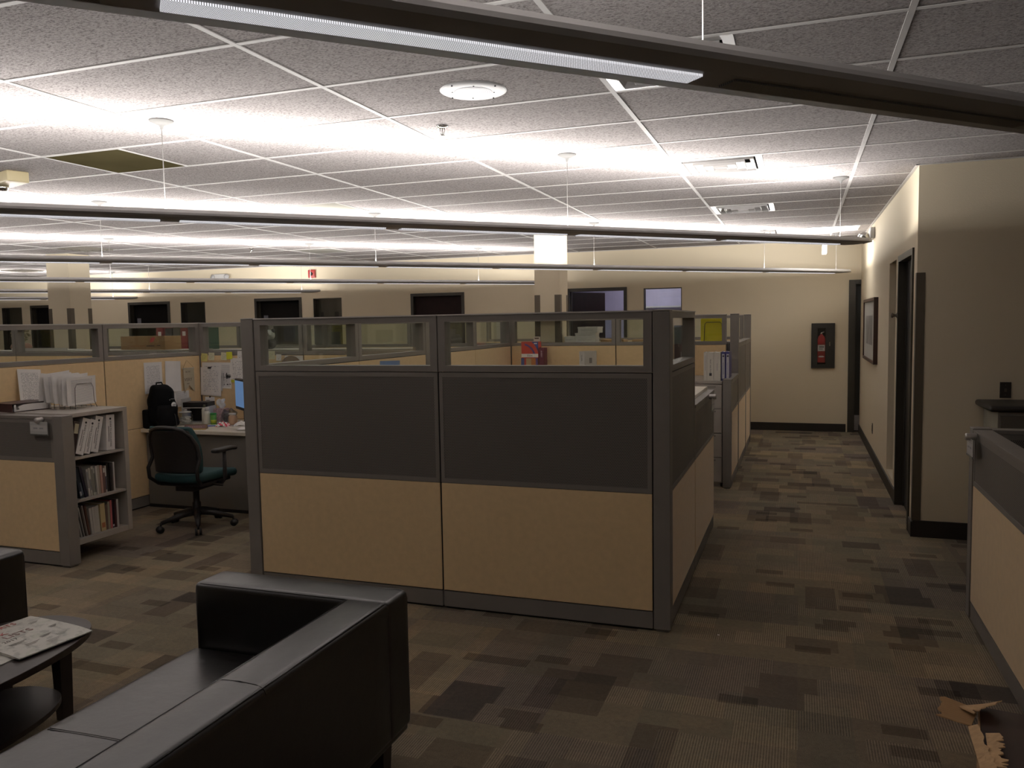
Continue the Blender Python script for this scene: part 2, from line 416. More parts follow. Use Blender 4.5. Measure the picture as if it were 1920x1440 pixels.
struct('floor', MB().box(-20, 6, -4, 16, -0.05, 0), M_carpet, 'patchwork brown and charcoal carpet tile floor', 'floor')
gx = lambda i: -2.068 + 1.2164 * i
gy = lambda j: 2.6844 + 0.6096 * j
VENTS = [(gx(1), gy(1)), (gx(1), gy(5)), (gx(1), gy(9)), (gx(1), gy(13)), (-9.385, gy(9)), (-13.505, gy(13))]
cm = MB(); xs = sorted(set([-20.0, 6.0] + [v for a, b_ in VENTS for v in (a + 0.012, a + 0.5976)]))
for i in range(len(xs) - 1):
    y = -4.0
    for a, b_ in sorted((b_, a) for a, b_ in VENTS if abs(a + 0.012 - xs[i]) < 1e-6):
        cm.box(xs[i], xs[i + 1], y, a + 0.012, CEIL, CEIL + 0.02); y = a + 0.5976
    cm.box(xs[i], xs[i + 1], y, 16, CEIL, CEIL + 0.02)
struct('ceiling', cm, M_tile, 'white fissured lay-in tile ceiling', 'ceiling')
gx = lambda i: -2.068 + 1.2164 * i
gy = lambda j: 2.6844 + 0.6096 * j
mb = MB()
for i in range(-15, 7): mb.box(gx(i) - 0.012, gx(i) + 0.012, -4, YB, CEIL - 0.004, CEIL)
for j in range(-10, 17): mb.box(-20, 6, gy(j) - 0.0118, gy(j) + 0.0118, CEIL - 0.0034, CEIL)
struct('trim_1', mb, M_grid, 'white metal ceiling grid between the tiles', 'ceiling grid')
mb = MB()
mb.box(XR - 0.022, XR, YW - 0.022, YB, CEIL - 0.006, CEIL); mb.box(XR - 0.022, 6, YW - 0.022, YW, CEIL - 0.0055, CEIL); mb.box(-20, XR - 0.022, YB - 0.022, YB, CEIL - 0.006, CEIL)
struct('trim_2', mb, M_grid, 'white wall angle where ceiling meets the walls', 'ceiling trim')

# doors and windows of the back wall: (x0,x1,kind)
DT = 2.17; WT = 2.14; WB = 0.16
back = [(-3.51, -2.54, 'd'), (-2.28, -1.70, 'w'), (-6.256, -5.27, 'd'), (-8.19, -7.61, 'w'), (-9.436, -8.43, 'd'), (-11.126, -10.554, 'w'),
        (-12.392, -11.377, 'd'), (-14.96, -13.95, 'd'), (-15.773, -15.21, 'w'), (0.641, 0.80, 'e')]
ops = [(a, b_, 0.0 if k != 'w' else WB, DT if k != 'w' else WT) for a, b_, k in back]
mb = MB(); wall_y(mb, -20, 6.1, YB, YB + 0.12, 0, CEIL, [(a, (b_ if k != 'e' else 1.55), z0, z1) for (a, b_, k), (_, _, z0, z1) in zip(back, ops)])
struct('wall_back', mb, M_wall, 'long beige back wall with doors and sidelights', 'wall')
mb = MB(); wall_x(mb, YW, YB, XR, XR + 0.12, 0, CEIL, [(6.80, 7.77, 0, 2.16), (8.01, 8.60, WB, 2.15)])
struct('wall_right', mb, M_wall, 'beige corridor wall with a framed picture', 'wall')
mb = MB(); mb.box(XR + 0.12, 6.1, YW, YW + 0.12, 0, CEIL)
struct('wall_front', mb, M_wall, 'shaded beige wall facing the camera, right of the corridor', 'wall')
struct('wall_left', MB().box(-20.1, -20, -4, 16, 0, CEIL), M_wall, 'far left wall outside the frame', 'wall')
struct('wall_near', MB().box(-20, 6, -4.1, -4, 0, CEIL), M_wall, 'wall behind the camera', 'wall')
struct('wall_side', MB().box(6, 6.1, -4, 16, 0, CEIL), M_wall, 'outer right wall outside the frame', 'wall')
struct('wall_rear', MB().box(-20, 6, 15.6, 15.7, 0, CEIL), M_wall, 'rear wall of the dark offices', 'wall')
mb = MB()
for x in (-17, -13.3, -10.0, -6.9): mb.box(x, x + 0.1, YB + 0.12, 15.6, 0, CEIL)
mb.box(0.4, 0.5, YB + 0.12, 15.6, 0, CEIL)
struct('wall_partitions', mb, M_wall, 'partition walls between the dark offices', 'wall')
mb = MB(); mb.box(-4.0, -3.9, YB + 0.12, 14.6, 0, CEIL); mb.box(-4.0, -1.0, 14.6, 14.7, 0, CEIL); mb.box(-1.1, -1.0, YB + 0.12, 14.6, 0, CEIL)
struct('wall_lavender', mb, M_lav, 'lavender walls of the lit office behind the open door', 'wall')
area_light('office_lamp', None, (-2.4, 13.6, CEIL - 0.03), 0.6, 1.1, 8, (0.85, 0.86, 1.0))
tr = tag(MB().box(-2.7, -2.1, 13.0, 14.2, CEIL - 0.02, CEIL - 0.001).build('ceiling_troffer', M_lens_on), 'lit ceiling panel inside the lavender office', 'ceiling light')

# baseboards
mb = MB(); x = -20
for a, b_, k in sorted(back):
    if k != 'w': mb.box(x, a - 0.02, YB - 0.012, YB, 0, 0.115); x = b_ + 0.02
struct('baseboard_back', mb, M_base, 'black rubber baseboard along the back wall', 'baseboard')
mb = MB(); mb.box(XR - 0.012, XR, YW - 0.012, 6.79, 0, 0.115); mb.box(XR - 0.012, XR, 7.78, YB, 0, 0.115)
struct('baseboard_right', mb, M_base, 'black baseboard along the corridor wall', 'baseboard')
struct('baseboard_front', MB().box(XR, 6, YW - 0.014, YW, 0, 0.125), M_base, 'tall black baseboard under the shaded wall', 'baseboard')

nd = nw = 0
dlab = ['doorway into the lavender office with a maroon door standing open', 'closed maroon door in the middle of the back wall', 'dark doorway with a small card, left of the fire alarm',
        'dark doorway behind the cardboard carton', 'dark doorway just left of the far square column']
wlab = ['window of the lavender office, right of its door', 'dark narrow window right of the fire alarm', 'dark narrow window above the pinned notes', 'narrow dark window at the left picture edge']
for a, b_, k in back:
    if k == 'd':
        nd += 1; d = sthing('door_%d' % nd, dlab[nd - 1], 'door', (a, YB, 0)); W = b_ - a
        mb = MB(); t = 0.05
        mb.box(0, t, -0.015, 0.12, 0, DT); mb.box(W - t, W, -0.015, 0.12, 0, DT); mb.box(t, W - t, -0.015, 0.12, DT - t, DT)
        mb.box(t, t + 0.015, 0.06, 0.1, 0, DT - t); mb.box(W - t - 0.015, W - t, 0.06, 0.1, 0, DT - t)
        mb.build('frame', M_dark_frame, d)
        if nd == 2: MB().box(t, W - t, 0.055, 0.098, 0.01, DT - t).build('door_leaf', M_leaf, d)
        elif nd == 1:
            MB().box(t, t + 0.045, 0.12, 0.98, 0.01, DT - t).build('door_leaf', M_leaf, d)
        else:
            MB().box(t, W - t, 0.085, 0.12, 0.01, DT - t).build('door_leaf', mat('unlit_office_black', (0.006, 0.005, 0.0045), 0.7, spec=0.12), d)  # near-black leaf stands in for the darkness of the unlit office
            if nd in (3, 4): MB().box(0.13, 0.22, 0.080, 0.085, 1.66, 1.86).build('card', mat('dim_grey_card', (0.12, 0.12, 0.14), 0.6), d)
    elif k == 'w':
        nw += 1; d = sthing('window_%d' % nw, wlab[nw - 1], 'window', (a, YB, WB)); W = b_ - a; h_ = WT - WB; t = 0.012
        mb = MB(); mb.box(0, t, 0.0, 0.12, 0, h_); mb.box(W - t, W, 0.0, 0.12, 0, h_); mb.box(t, W - t, 0.0, 0.12, h_ - t, h_); mb.box(t, W - t, 0.0, 0.12, 0, t)
        mb.build('frame', M_dark_frame, d)
        MB().box(t, W - t, 0.08, 0.086, t, h_ - t).build('glass_pane', M_glass, d)
        if nw != 1: MB().box(t, W - t, 0.095, 0.10, t, h_ - t).build('unlit_room_sheet', mat('unlit_room_brown', (0.016, 0.012, 0.008), 0.7), d)  # dark sheet stands in for the unlit office behind the pane
# partly open leaf of the lavender office: seen as a broad maroon board behind the frame
lo = MB(); lo.hexa([(-3.475, 12.63, 0.01), (-3.475, 12.63, 2.12), (-3.475, 12.67, 0.01), (-3.475, 12.67, 2.12), (-3.12, 13.36, 0.01), (-3.12, 13.36, 2.12), (-3.09, 13.38, 0.01), (-3.09, 13.38, 2.12)])
for o in bpy.data.objects:
    if o.name == 'door_1':
        for c in children(o):
            if c.name.startswith('door_leaf'): bpy.data.objects.remove(c)
        lo.o = Vector(o.location); lo.v = [tuple(Vector(p) - lo.o) for p in lo.v]; lo.build('door_leaf', M_leaf, o)
        break
# bookshelf glimpsed in the lavender office
t = thing('white_shelf_unit', 'pale shelf unit inside the lavender office seen through its window', 'shelf', (-2.6, 14.3, 0))
mb = MB(); mb.box(0, 0.03, 0, 0.28, 0, 1.9); mb.box(0.9, 0.93, 0, 0.28, 0, 1.9)
for z in (0.05, 0.5, 0.95, 1.4, 1.87): mb.box(0.03, 0.9, 0, 0.28, z, z + 0.025)
mb.build('carcass', M_white_pl, t)
# corridor end door and corridor side door, sidelight
d = sthing('door_6', 'dark door with metal kick plate at the corridor end', 'door', (0.641, YB, 0))
mb = MB(); mb.box(0, 0.09, -0.02, 0.12, 0, DT); mb.box(0.09, 0.9, -0.02, 0.12, DT - 0.06, DT); mb.box(0.86, 0.909, -0.02, 0.12, 0, DT - 0.06)
mb.build('frame', M_dark_frame, d)
MB().box(0.09, 0.86, 0.06, 0.10, 0.01, DT - 0.06).build('door_leaf', mat('olive_black_door', (0.014, 0.013, 0.008), 0.5), d)
MB().box(0.095, 0.80, 0.052, 0.06, 0.02, 0.24).build('kick_plate', mat('satin_steel', (0.42, 0.40, 0.38), 0.4, metal=0.7), d)
d = sthing('door_7', 'tall dark open doorway in the corridor wall', 'door', (XR, 6.80, 0))
mb = MB(); mb.box(-0.014, 0.12, 0, 0.05, 0, 2.16); mb.box(-0.014, 0.12, 0.92, 0.97, 0, 2.16); mb.box(-0.014, 0.12, 0.05, 0.92, 2.11, 2.16)
mb.box(0.05, 0.09, 0.05, 0.07, 0, 2.11); mb.box(0.05, 0.09, 0.90, 0.92, 0, 2.11)
mb.build('frame', M_dark_frame, d)
MB().box(0.055, 0.10, 0.07, 0.90, 0.01, 2.11).build('door_leaf', M_black, d)  # black sheet across the opening, painted as the unlit interior
d = sthing('window_5', 'narrow sidelight window beside the corridor doorway', 'window', (XR, 8.01, WB))
mb = MB(); mb.box(0.07, 0.12, 0, 0.03, 0, 1.99); mb.box(0.07, 0.12, 0.56, 0.59, 0, 1.99); mb.box(0.07, 0.12, 0.03, 0.56, 0, 0.03); mb.box(0.07, 0.12, 0.03, 0.56, 1.96, 1.99)
mb.build('frame', M_dark_frame, d); MB().box(0.09, 0.095, 0.03, 0.56, 0.03, 1.96).build('glass_pane', M_glass, d)

# corner guards and columns
struct('trim_3', MB().box(XR - 0.004, XR, YW - 0.004, YW + 0.06, 0.12, 1.963).box(XR - 0.004, XR + 0.055, YW - 0.005, YW, 0.12, 1.963), M_guard, 'brown vinyl guard on the corridor wall corner', 'corner guard')
def column(nm, lab, x0, x1, y0, y1):
    c = sthing(nm, lab, 'column', ((x0 + x1) / 2, (y0 + y1) / 2, 0)); W = (x1 - x0) / 2; D = (y1 - y0) / 2
    MB().box(-W, W, -D, D, 0, CEIL).build('shaft', M_wall, c)
    mb = MB(); t = 0.003; g_ = 0.065
    for sx in (-1, 1):
        for sy in (-1, 1):
            mb.box(sx * (W + t), sx * (W - g_), sy * (D + t), sy * D, 0, 1.964); mb.box(sx * (W + t), sx * W, sy * D, sy * (D - g_), 0, 1.964)
    mb.build('corner_guards', M_guard, c)
column('column', 'square beige column behind the glazed cubicle front', -2.925, -2.62, 9.05, 9.38)
column('column', 'square beige column at far left beyond the low partition', -10.24, -9.83, 8.85, 9.22)

# ------------------------------------------------------------------ ceiling fittings
def diffuser(x, y, label, m, lay='half'):
    t = thing('air_vent', label, 'vent', (x, y, CEIL - 0.003), 0, 'square louvred ceiling vents')
    s = 0.292; mb = MB()
    for r0, r1, z in ((s, s - 0.045, 0.0),):
        mb.box(-r0, r0, -r0, -r1, z, 0.004); mb.box(-r0, r0, r1, r0, z, 0.004); mb.box(-r0, -r1, -r1, r1, z, 0.004); mb.box(r1, r0, -r1, r1, z, 0.004)
    mb.build('frame', m, t)
    mb = MB(); k_ = s - 0.0455
    mb.box(-k_ - 0.002, k_ + 0.002, -k_ - 0.002, -k_, 0.004, 0.20).box(-k_ - 0.002, k_ + 0.002, k_, k_ + 0.002, 0.004, 0.20).box(-k_ - 0.002, -k_, -k_, k_, 0.004, 0.20).box(k_, k_ + 0.002, -k_, k_, 0.004, 0.20)
    mb.build('duct_collar', M_duct, t)
    MB().box(-k_, k_, -k_, k_, 0.198, 0.20).build('throat_shade', M_gap, t)  # near-black sheet painted as the shade up in the throat
    for kx, (ro, ri) in enumerate(((0.235, 0.195), (0.172, 0.132), (0.110, 0.070), (0.048, 0.0))):
        q = MB(); zo, zi = 0.002 - 0.004 * kx, 0.042 - 0.004 * kx
        for a in range(4):
            R = Matrix.Rotation(a * PI / 2, 3, 'Z'); th = 0.002
            if ri:
                pts = [(-ro, -ro, zo), (ro, -ro, zo), (ri, -ri, zi), (-ri, -ri, zi)]
                vs = [R @ Vector(p) for p in pts] + [R @ Vector((p[0], p[1], p[2] + th)) for p in pts]
                q._add(vs, [(0, 1, 2, 3), (7, 6, 5, 4), (0, 4, 5, 1), (1, 5, 6, 2), (2, 6, 7, 3), (3, 7, 4, 0)])
            vs = [R @ Vector((x, y, z)) for x in (-ro, ro) for y in (-ro - 0.001, -ro + 0.001) for z in (zo - 0.014, zo + 0.002)]
            q._add(vs, [(0, 1, 3, 2), (4, 6, 7, 5), (0, 4, 5, 1), (2, 3, 7, 6), (0, 2, 6, 4), (1, 5, 7, 3)])
        if not ri: q.box(-ro, ro, -ro, ro, zo, zo + 0.002)
        q.build('louvre', m, t)
    return t
M_duct = mat('duct_shade_black', (0.025, 0.024, 0.023), 0.5)  # duct walls coloured near-black to hold the shade of the recess
M_vent = mat('vent_enamel', (0.42, 0.405, 0.395), 0.3, spec=0.4)
M_ventd = mat('vent_dark', (0.16, 0.145, 0.12), 0.5)  # darker version of the vent enamel
q = 0.3048
diffuser(gx(1) + q, gy(1) + q, 'shiny ceiling vent partly hidden behind the near pendant light', M_vent)
diffuser(gx(1) + q, gy(5) + q, 'white ceiling vent in the bright ceiling band near the corridor', M_vent)
diffuser(gx(1) + q, gy(9) + q, 'ceiling vent second nearest the corridor end, in shadow between light bands', M_vent)
diffuser(gx(1) + q, gy(13) + q, 'ceiling vent farthest down the corridor, next to the lit panel', M_vent)
diffuser(-9.08, gy(9) + q, 'dark louvred ceiling vent above the left column', M_ventd)
diffuser(-13.2, gy(13) + q, 'distant dark ceiling vent at the left edge', M_ventd)
def lens(x, y, m, label):
    t = thing('ceiling_lens_panel', label, 'ceiling panel', (x, y, CEIL - 0.004))
    MB().box(-0.292, 0.292, -0.292, 0.292, 0.0, 0.004).build('lens', m, t)
    mb = MB(); s = 0.304
    mb.box(-s, s, -s, -0.292, -0.001, 0.004); mb.box(-s, s, 0.292, s, -0.001, 0.004); mb.box(-s, -0.292, -0.292, 0.292, -0.001, 0.004); mb.box(0.292, s, -0.292, 0.292, -0.001, 0.004)
    mb.build('frame', M_grid, t)
lens(gx(-2) + q, gy(2) + q, M_khaki, 'square olive brown ceiling panel at upper left')
lens(gx(-2) + q, gy(6) + q + 0.0, M_pale, 'pale grey square ceiling panel just above the long pendant')
lens(-6.56, gy(12) + q, M_pale, 'small far grey ceiling panel above the fire alarm')
lens(gx(1) + 0.91 + q, gy(13) + q, M_lens_on, 'brightly lit square ceiling panel over the corridor end')
area_light('troffer_lamp', None, (gx(1) + 0.91 + q, gy(13) + q, CEIL - 0.012), 0.55, 0.55, 7, UP_COL)
# speaker
t = thing('ceiling_speaker', 'round white ceiling loudspeaker with dotted grille', 'speaker', (-1.46, 3.625, CEIL))
MB().lathe([(0.0, -0.008), (0.10, -0.008), (0.150, -0.005), (0.158, -0.001), (0.158, 0.0)], n=48).build('bezel', M_white_met, t)
m_, g, b = newmat('speaker_grille', 0.4)
X, Y, Z = g.xyz(); rr = g.math('SQRT', g.math('ADD', g.math('MULTIPLY', X, X), g.math('MULTIPLY', Y, Y)))
g.nt.links.new(g.mix(g.math('GREATER_THAN', g.math('SINE', g.math('MULTIPLY', rr, 2 * PI / 0.0095)), 0.15), (0.44, 0.44, 0.46), (0.15, 0.15, 0.16)), b.inputs['Base Color'])
MB().lathe([(0.0, -0.0088), (0.088, -0.0088), (0.092, -0.0078)], n=40).build('grille', m_, t)
for a in range(8):
    r_ = 0.14 if a % 2 else 0.098
    MB().lathe([(0, -0.011), (0.004, -0.010), (0.004, -0.005)], (r_ * math.cos(a * PI / 4 + .4), r_ * math.sin(a * PI / 4 + .4), 0), 8).build('screw', M_ink, t)
def sprinkler(x, y, label):
    t = thing('sprinkler_head', label, 'sprinkler', (x, y, CEIL), 0, 'fire sprinklers in the ceiling')
    MB().lathe([(0.033, 0), (0.034, -0.006), (0.02, -0.012), (0.010, -0.014), (0.0, -0.014)], n=20).build('escutcheon', M_chrome, t)
    mb = MB(); mb.tube([(-0.012, 0, -0.012), (-0.014, 0, -0.03), (-0.004, 0, -0.05)], 0.0025, 6); mb.tube([(0.012, 0, -0.012), (0.014, 0, -0.03), (0.004, 0, -0.05)], 0.0025, 6); mb.tube([(0, 0, -0.012), (0, 0, -0.05)], 0.003, 6)
    mb.build('yoke', M_chrome, t)
    MB().lathe([(0, -0.05), (0.016, -0.05), (0.017, -0.053), (0, -0.055)], n=16).build('deflector', M_chrome, t)
sprinkler(-1.877, 4.19, 'chrome fire sprinkler below the round speaker')
sprinkler(-1.877, 9.72, 'small far sprinkler above the square column')
sprinkler(-7.165, 9.47, 'tiny far sprinkler left of the fire alarm')
# beige emergency light on the ceiling, upper left
t = thing('emergency_light', 'beige ceiling emergency light box with chrome lamp at left edge', 'emergency light', (-5.17, 4.22, CEIL), math.radians(-18))
MB().rbox(-0.17, 0.14, -0.07, 0.07, -0.075, 0, 0.008, n=2).build('housing', mat('beige_plastic', (0.50, 0.42, 0.25), 0.5), t)
MB().lathe([(0.0, -0.115), (0.035, -0.112), (0.045, -0.095), (0.045, -0.075)], (-0.09, -0.02, 0), 20).build('lamp_head', M_chrome, t)
# emergency light on the corridor wall
t = thing('emergency_light', 'chrome emergency spotlight on the corridor wall near the ceiling', 'emergency light', (XR, 10.45, 2.60))
MB().rbox(-0.05, 0, -0.13, 0.13, -0.05, 0.08, 0.01, n=2).build('housing', M_white_pl, t)
for yy in (-0.13, 0.07):
    l_ = MB().lathe([(0.0, 0.06), (0.05, 0.055), (0.065, 0.04), (0.055, 0.0), (0.03, -0.03), (0, -0.035)], n=20).build('lamp_head', M_chrome, t)
    l_.location = (-0.10, yy, -0.02); l_.rotation_euler = (0, math.radians(-125), math.radians(35))
t = thing('emergency_light', 'twin-headed emergency light high on the back wall behind the pendants', 'emergency light', (-10.13, YB, 2.58))
MB().rbox(-0.13, 0.13, -0.07, 0, -0.05, 0.06, 0.01, n=2).build('housing', M_white_pl, t)
for s_ in (-1, 1):
    l_ = MB().lathe([(0.0, 0.04), (0.045, 0.04), (0.05, 0.02), (0.03, -0.03), (0, -0.035)], n=16).build('lamp_head', M_white_met, t); l_.location = (s_ * 0.15, -0.06, 0.0); l_.rotation_euler = (math.radians(70), 0, s_ * 0.4)
# fire alarm
t = thing('fire_alarm', 'small red fire alarm strobe high on the back wall', 'fire alarm', (-8.18, YB, 2.575))
MB().rbox(-0.07, 0.07, -0.045, 0, -0.07, 0.07, 0.008, n=2).build('housing', M_red, t)
MB().lathe([(0.0, -0.075), (0.022, -0.07), (0.03, -0.045)], n=16, axis='y').build('strobe_lens', M_ink, t)
# hanging exit sign seen edge on
t = thing('exit_sign', 'small white sign box hanging from the ceiling near the corridor end', 'sign', (0.29, 11.73, CEIL))
MB().lathe([(0.06, 0), (0.06, -0.012), (0.02, -0.018), (0, -0.018)], n=16).build('canopy', M_white_pl, t)
MB().tube([(0, 0, -0.015), (0, 0, -0.14)], 0.007, 8).build('stem', M_white_pl, t)
MB().rbox(-0.030, 0.030, -0.15, 0.15, -0.245, -0.13, 0.006, n=2).build('sign_box', M_exit, t)

# ------------------------------------------------------------------ pendant lights at 45 degrees
PERP = lambda k: 2.25 + 4.42 * k          # y - x of pendant row k
R2 = math.sqrt(2)
def pendant(k, xa, xb, joints, lit, label, cans, power):
    """runs from x=xa to x=xb along (1,1); joints = x of module joints; lit=list of module index pairs lit"""
    c = PERP(k); x0 = xa; L = (xb - xa) * R2
    t = thing('linear_pendant_light', label, 'pendant light', (xa, xa + c, 0), PI / 4, 'parallel suspended linear lights')
    # housing profile (u, z)
    def prof(s_, e):
        wv = 0.118 * s_; zb = 2.222 + e
        return [(-wv, 2.252), (-wv - 0.003, 2.240), (-wv * 0.93, 2.230 + e * .6), (-0.42 * wv, zb), (0.42 * wv, zb), (wv * 0.93, 2.230 + e * .6), (wv + 0.003, 2.240), (wv, 2.252), (wv * 0.86, 2.270), (wv * 0.80, 2.270), (0.5 * wv, 2.244), (-0.5 * wv, 2.244), (-wv * 0.80, 2.270), (-wv * 0.86, 2.270)]
    st = [(0, 0.25, 0.020), (0.03, 0.7, 0.012), (0.09, 0.93, 0.005), (0.18, 1, 0), (L - 0.18, 1, 0), (L - 0.09, 0.93, 0.005), (L - 0.03, 0.7, 0.012), (L, 0.25, 0.020)]
    mb = MB(); vs = []; n = 14
    for (xl, s_, e) in st: vs += [(xl, u, z) for u, z in prof(s_, e)]
    fs = []
    for i in range(len(st) - 1):
        for j in range(n): fs.append((i * n + j, i * n + (j + 1) % n, (i + 1) * n + (j + 1) % n, (i + 1) * n + j))
    fs += [tuple(range(n)), tuple(range(len(st) * n - 1, (len(st) - 1) * n - 1, -1))]
    mb._add(vs, fs); mb.build('housing', M_fix, t)
    for i in range(len(joints) - 1):
        a = (joints[i] - xa) * R2 + 0.048; b_ = (joints[i + 1] - xa) * R2 - 0.048
        on = lit(i)
        MB().box(a, b_, -0.030, 0.030, 2.2165, 2.2225).build('perforated_strip', M_strip if on else M_strip_off, t)
    for cx in cans:
        xl = (cx - xa) * R2
        cc = MB().lathe([(0.062, 0), (0.060, -0.006), (0.030, -0.020), (0.012, -0.026), (0.008, -0.045), (0, -0.045)], (xl, 0, CEIL), 24).build('canopy', mat('canopy_grey', (0.15, 0.147, 0.142), 0.8, spec=0.05), t)
        MB().tube([(xl, 0, CEIL - 0.04), (xl, 0, 2.245)], 0.0021, 6, False).build('cable', M_wire, cc)
        MB().lathe([(0.0, 2.305), (0.004, 2.30), (0.008, 2.25), (0.01, 2.243)], (xl, 0, 0), 8).build('cable_gripper', M_wire, t)
    return t, L
def uplight(t, a, b_, per_m):
    # two-sided batwing distribution: one lamp face tilted to each side of the trough
    for sg in (-1, 1):
        o = area_light('fluorescent_lamp', t, ((a + b_) / 2, sg * 0.022, 2.262), b_ - a, 0.035, per_m * (b_ - a) / 2, UP_COL)
        o.rotation_euler = (PI - sg * math.radians(-50), 0, 0)
MOD = 0.866
# near row: only one module is lit
j1 = [-2.83, -1.965, -1.10, -0.208, 0.66, 1.525]
t, L = pendant(-1, 0.70, 4.2, [0.9, 1.766, 2.632, 3.498], lambda i: i in (0, 1), 'added unseen light bar behind the camera, partly lit to brighten the foreground', [1.766, 3.498], 0)  # unseen extra row, added to brighten the foreground
uplight(t, (0.9 - 0.70) * R2 + .05, (2.632 - 0.70) * R2 - .05, UP_W)
t, L = pendant(0, -3.05, 1.75, j1, lambda i: i == 2, 'nearest suspended light bar crossing the top, one lit segment', [-1.965, -0.225, 1.525], 0)
uplight(t, (-1.10 + 3.05) * R2 + .05, (-0.208 + 3.05) * R2 - .05, UP_W)
j2 = [0.30 - MOD * i for i in range(8, -1, -1)]
t, L = pendant(1, j2[0] - 0.2, 0.49, j2, lambda i: True, 'second suspended light bar ending by the corridor wall', [0.287, -1.451, -3.177, -4.91], 0)
uplight(t, 0.3, L - 0.3, UP_W)
j3 = [0.43 - MOD * i for i in range(11, -1, -1)]
t, L = pendant(2, j3[0] - 0.2, 0.58, j3, lambda i: True, 'third suspended light bar, ending above the extinguisher', [0.43, -0.433, -2.178, -3.946, -5.65, -7.4], 0)
uplight(t, 0.3, L - 0.3, UP_W)
j4 = [-3.75 - MOD * i for i in range(9, -1, -1)]
t, L = pendant(3, j4[0] - 0.2, -3.6, j4, lambda i: True, 'fourth light bar, ending behind the square column', [-4.436, -6.156, -7.845, -9.6], 0)
uplight(t, 0.3, L - 0.3, UP_W)
j5 = [-8.0 - MOD * i for i in range(7, -1, -1)]
t, L = pendant(4, j5[0] - 0.2, -7.8, j5, lambda i: True, 'fifth light bar, ending under the red fire alarm', [-8.02, -9.7, -11.4], 0)
uplight(t, 0.3, L - 0.3, UP_W)
j6 = [-12.25 - MOD * i for i in range(5, -1, -1)]
t, L = pendant(5, j6[0] - 0.2, -12.0, j6, lambda i: True, 'farthest light bar, ending right of the left column', [-12.3, -14.0], 0)
uplight(t, 0.3, L - 0.3, UP_W)

# ------------------------------------------------------------------ partition panels
M_cap = mat('cap_glint_metal', (0.52, 0.50, 0.47), 0.3, spec=0.6)  # paler than the frame, the reflected bright line is in the colour
def panel(x, y, ang, L, label, kind='tall', front='perf', back='tan', h=1.055, group='grey and tan cubicle partition panels', foot=True):
    """local x along the panel, local -y is the front face"""
    t = thing('partition_panel', label, 'partition', (x, y, 0), math.radians(ang), group)
    T = 0.040; top = {'tall': 1.376, 'mid': 1.372, 'low': h - 0.022}[kind]
    mb = MB(); mb.box(0.004, L - 0.004, -0.030, 0.030, 0.10, top - 0.002)
    mb.box(0.01, L - 0.01, -0.020, 0.020, 0.0, 0.10)  # black foot carries the shadow under the base in its colour
    mb.build('core', M_gap, t)
    MB().box(0.003, L - 0.003, -0.038, 0.038, 0.014, 0.104).build('base_cover', M_metal_frame, t)
    for sg, st in ((-1, front), (1, back)):
        y0, y1 = sorted((sg * 0.030, sg * T)); g_ = 0.0035
        MB().box(g_, L - g_, y0, y1, 0.110, 0.738).build('fabric_panel', M_tan, t, 0.003)
        if st == 'perf':
            mb = MB(); z0, z1 = 0.7415, top - 0.002; e = 0.026; yy0, yy1 = y0, y1
            ps = sg * (T - 0.0025); pa, pb = sorted((sg * 0.030, ps))
            mb.box(g_, e, yy0, yy1, z0, z1); mb.box(L - e, L - g_, yy0, yy1, z0, z1); mb.box(e, L - e, yy0, yy1, z0, z0 + e); mb.box(e, L - e, yy0, yy1, z1 - e, z1)
            s_ = mb.build('screen_frame', M_metal_frame, t)
            MB().box(e, L - e, pa, pb, z0 + e, z1 - e).build('perforated_screen', M_perf, s_)
        else: MB().box(g_, L - g_, y0, y1, 0.742, top - 0.002).build('fabric_panel', M_tan, t, 0.003)
    if kind == 'tall':
        mb = MB(); za, zb, st_ = 1.379, 1.695, 0.046
        mb.box(0.002, st_, -T, T, za, zb); mb.box(L - st_, L - 0.002, -T, T, za, zb); mb.box(st_, L - st_, -T, T, za, za + 0.034); mb.box(st_, L - st_, -T, T, zb - 0.034, zb)
        gf = mb.build('glazing_frame', M_metal_frame, t)
        MB().box(st_, L - st_, -0.003, 0.003, za + 0.034, zb - 0.034).build('glass_pane', M_glass, gf)
        MB().box(0.0005, L - 0.0005, -0.044, 0.044, 1.6955, 1.703).build('top_cap', M_cap, t)
    else: MB().box(0.0005, L - 0.0005, -0.044, 0.044, top, top + 0.022).build('top_cap', M_metal_frame, t, 0.002)
    return t
def post(x, y, label, h=1.703, s=0.044, group='grey partition posts'):
    t = thing('partition_post', label, 'post', (x, y, 0), 0, group)
    MB().box(-s, s, -s, s, 0.014, h - 0.008).box(-s + .01, s - .01, -s + .01, s - .01, 0, 0.014).build('post_body', M_metal_frame, t, 0.004)
    MB().rbox(-s - 0.001, s + 0.001, -s - 0.001, s + 0.001, h - 0.008, h + 0.001, 0.004, (0, 0, 0.002), n=3).build('post_cap', M_metal_frame, t)
    return t
FX = -3.188; FY = 4.24; SX = -0.676; SPX = -3.236
post(SPX, FY, 'left front post of the big glazed cubicle')
post(SX, FY, 'near right corner post of the big glazed cubicle')
panel(FX, FY, 0, 1.243, 'left panel of the big glazed cubicle front behind the black sofa', group='front panels of the glazed cubicle')
panel(FX + 1.246, FY, 0, 1.218, 'right panel of the big glazed cubicle front', group='front panels of the glazed cubicle')
panel(SX, FY + 0.046, 90, 1.0, 'short glazed panel on the corridor side of the big cubicle')
panel(SX, 5.30, 90, 1.19, 'low corridor-side panel carrying a name sign beside the big cubicle', 'low', h=1.10)
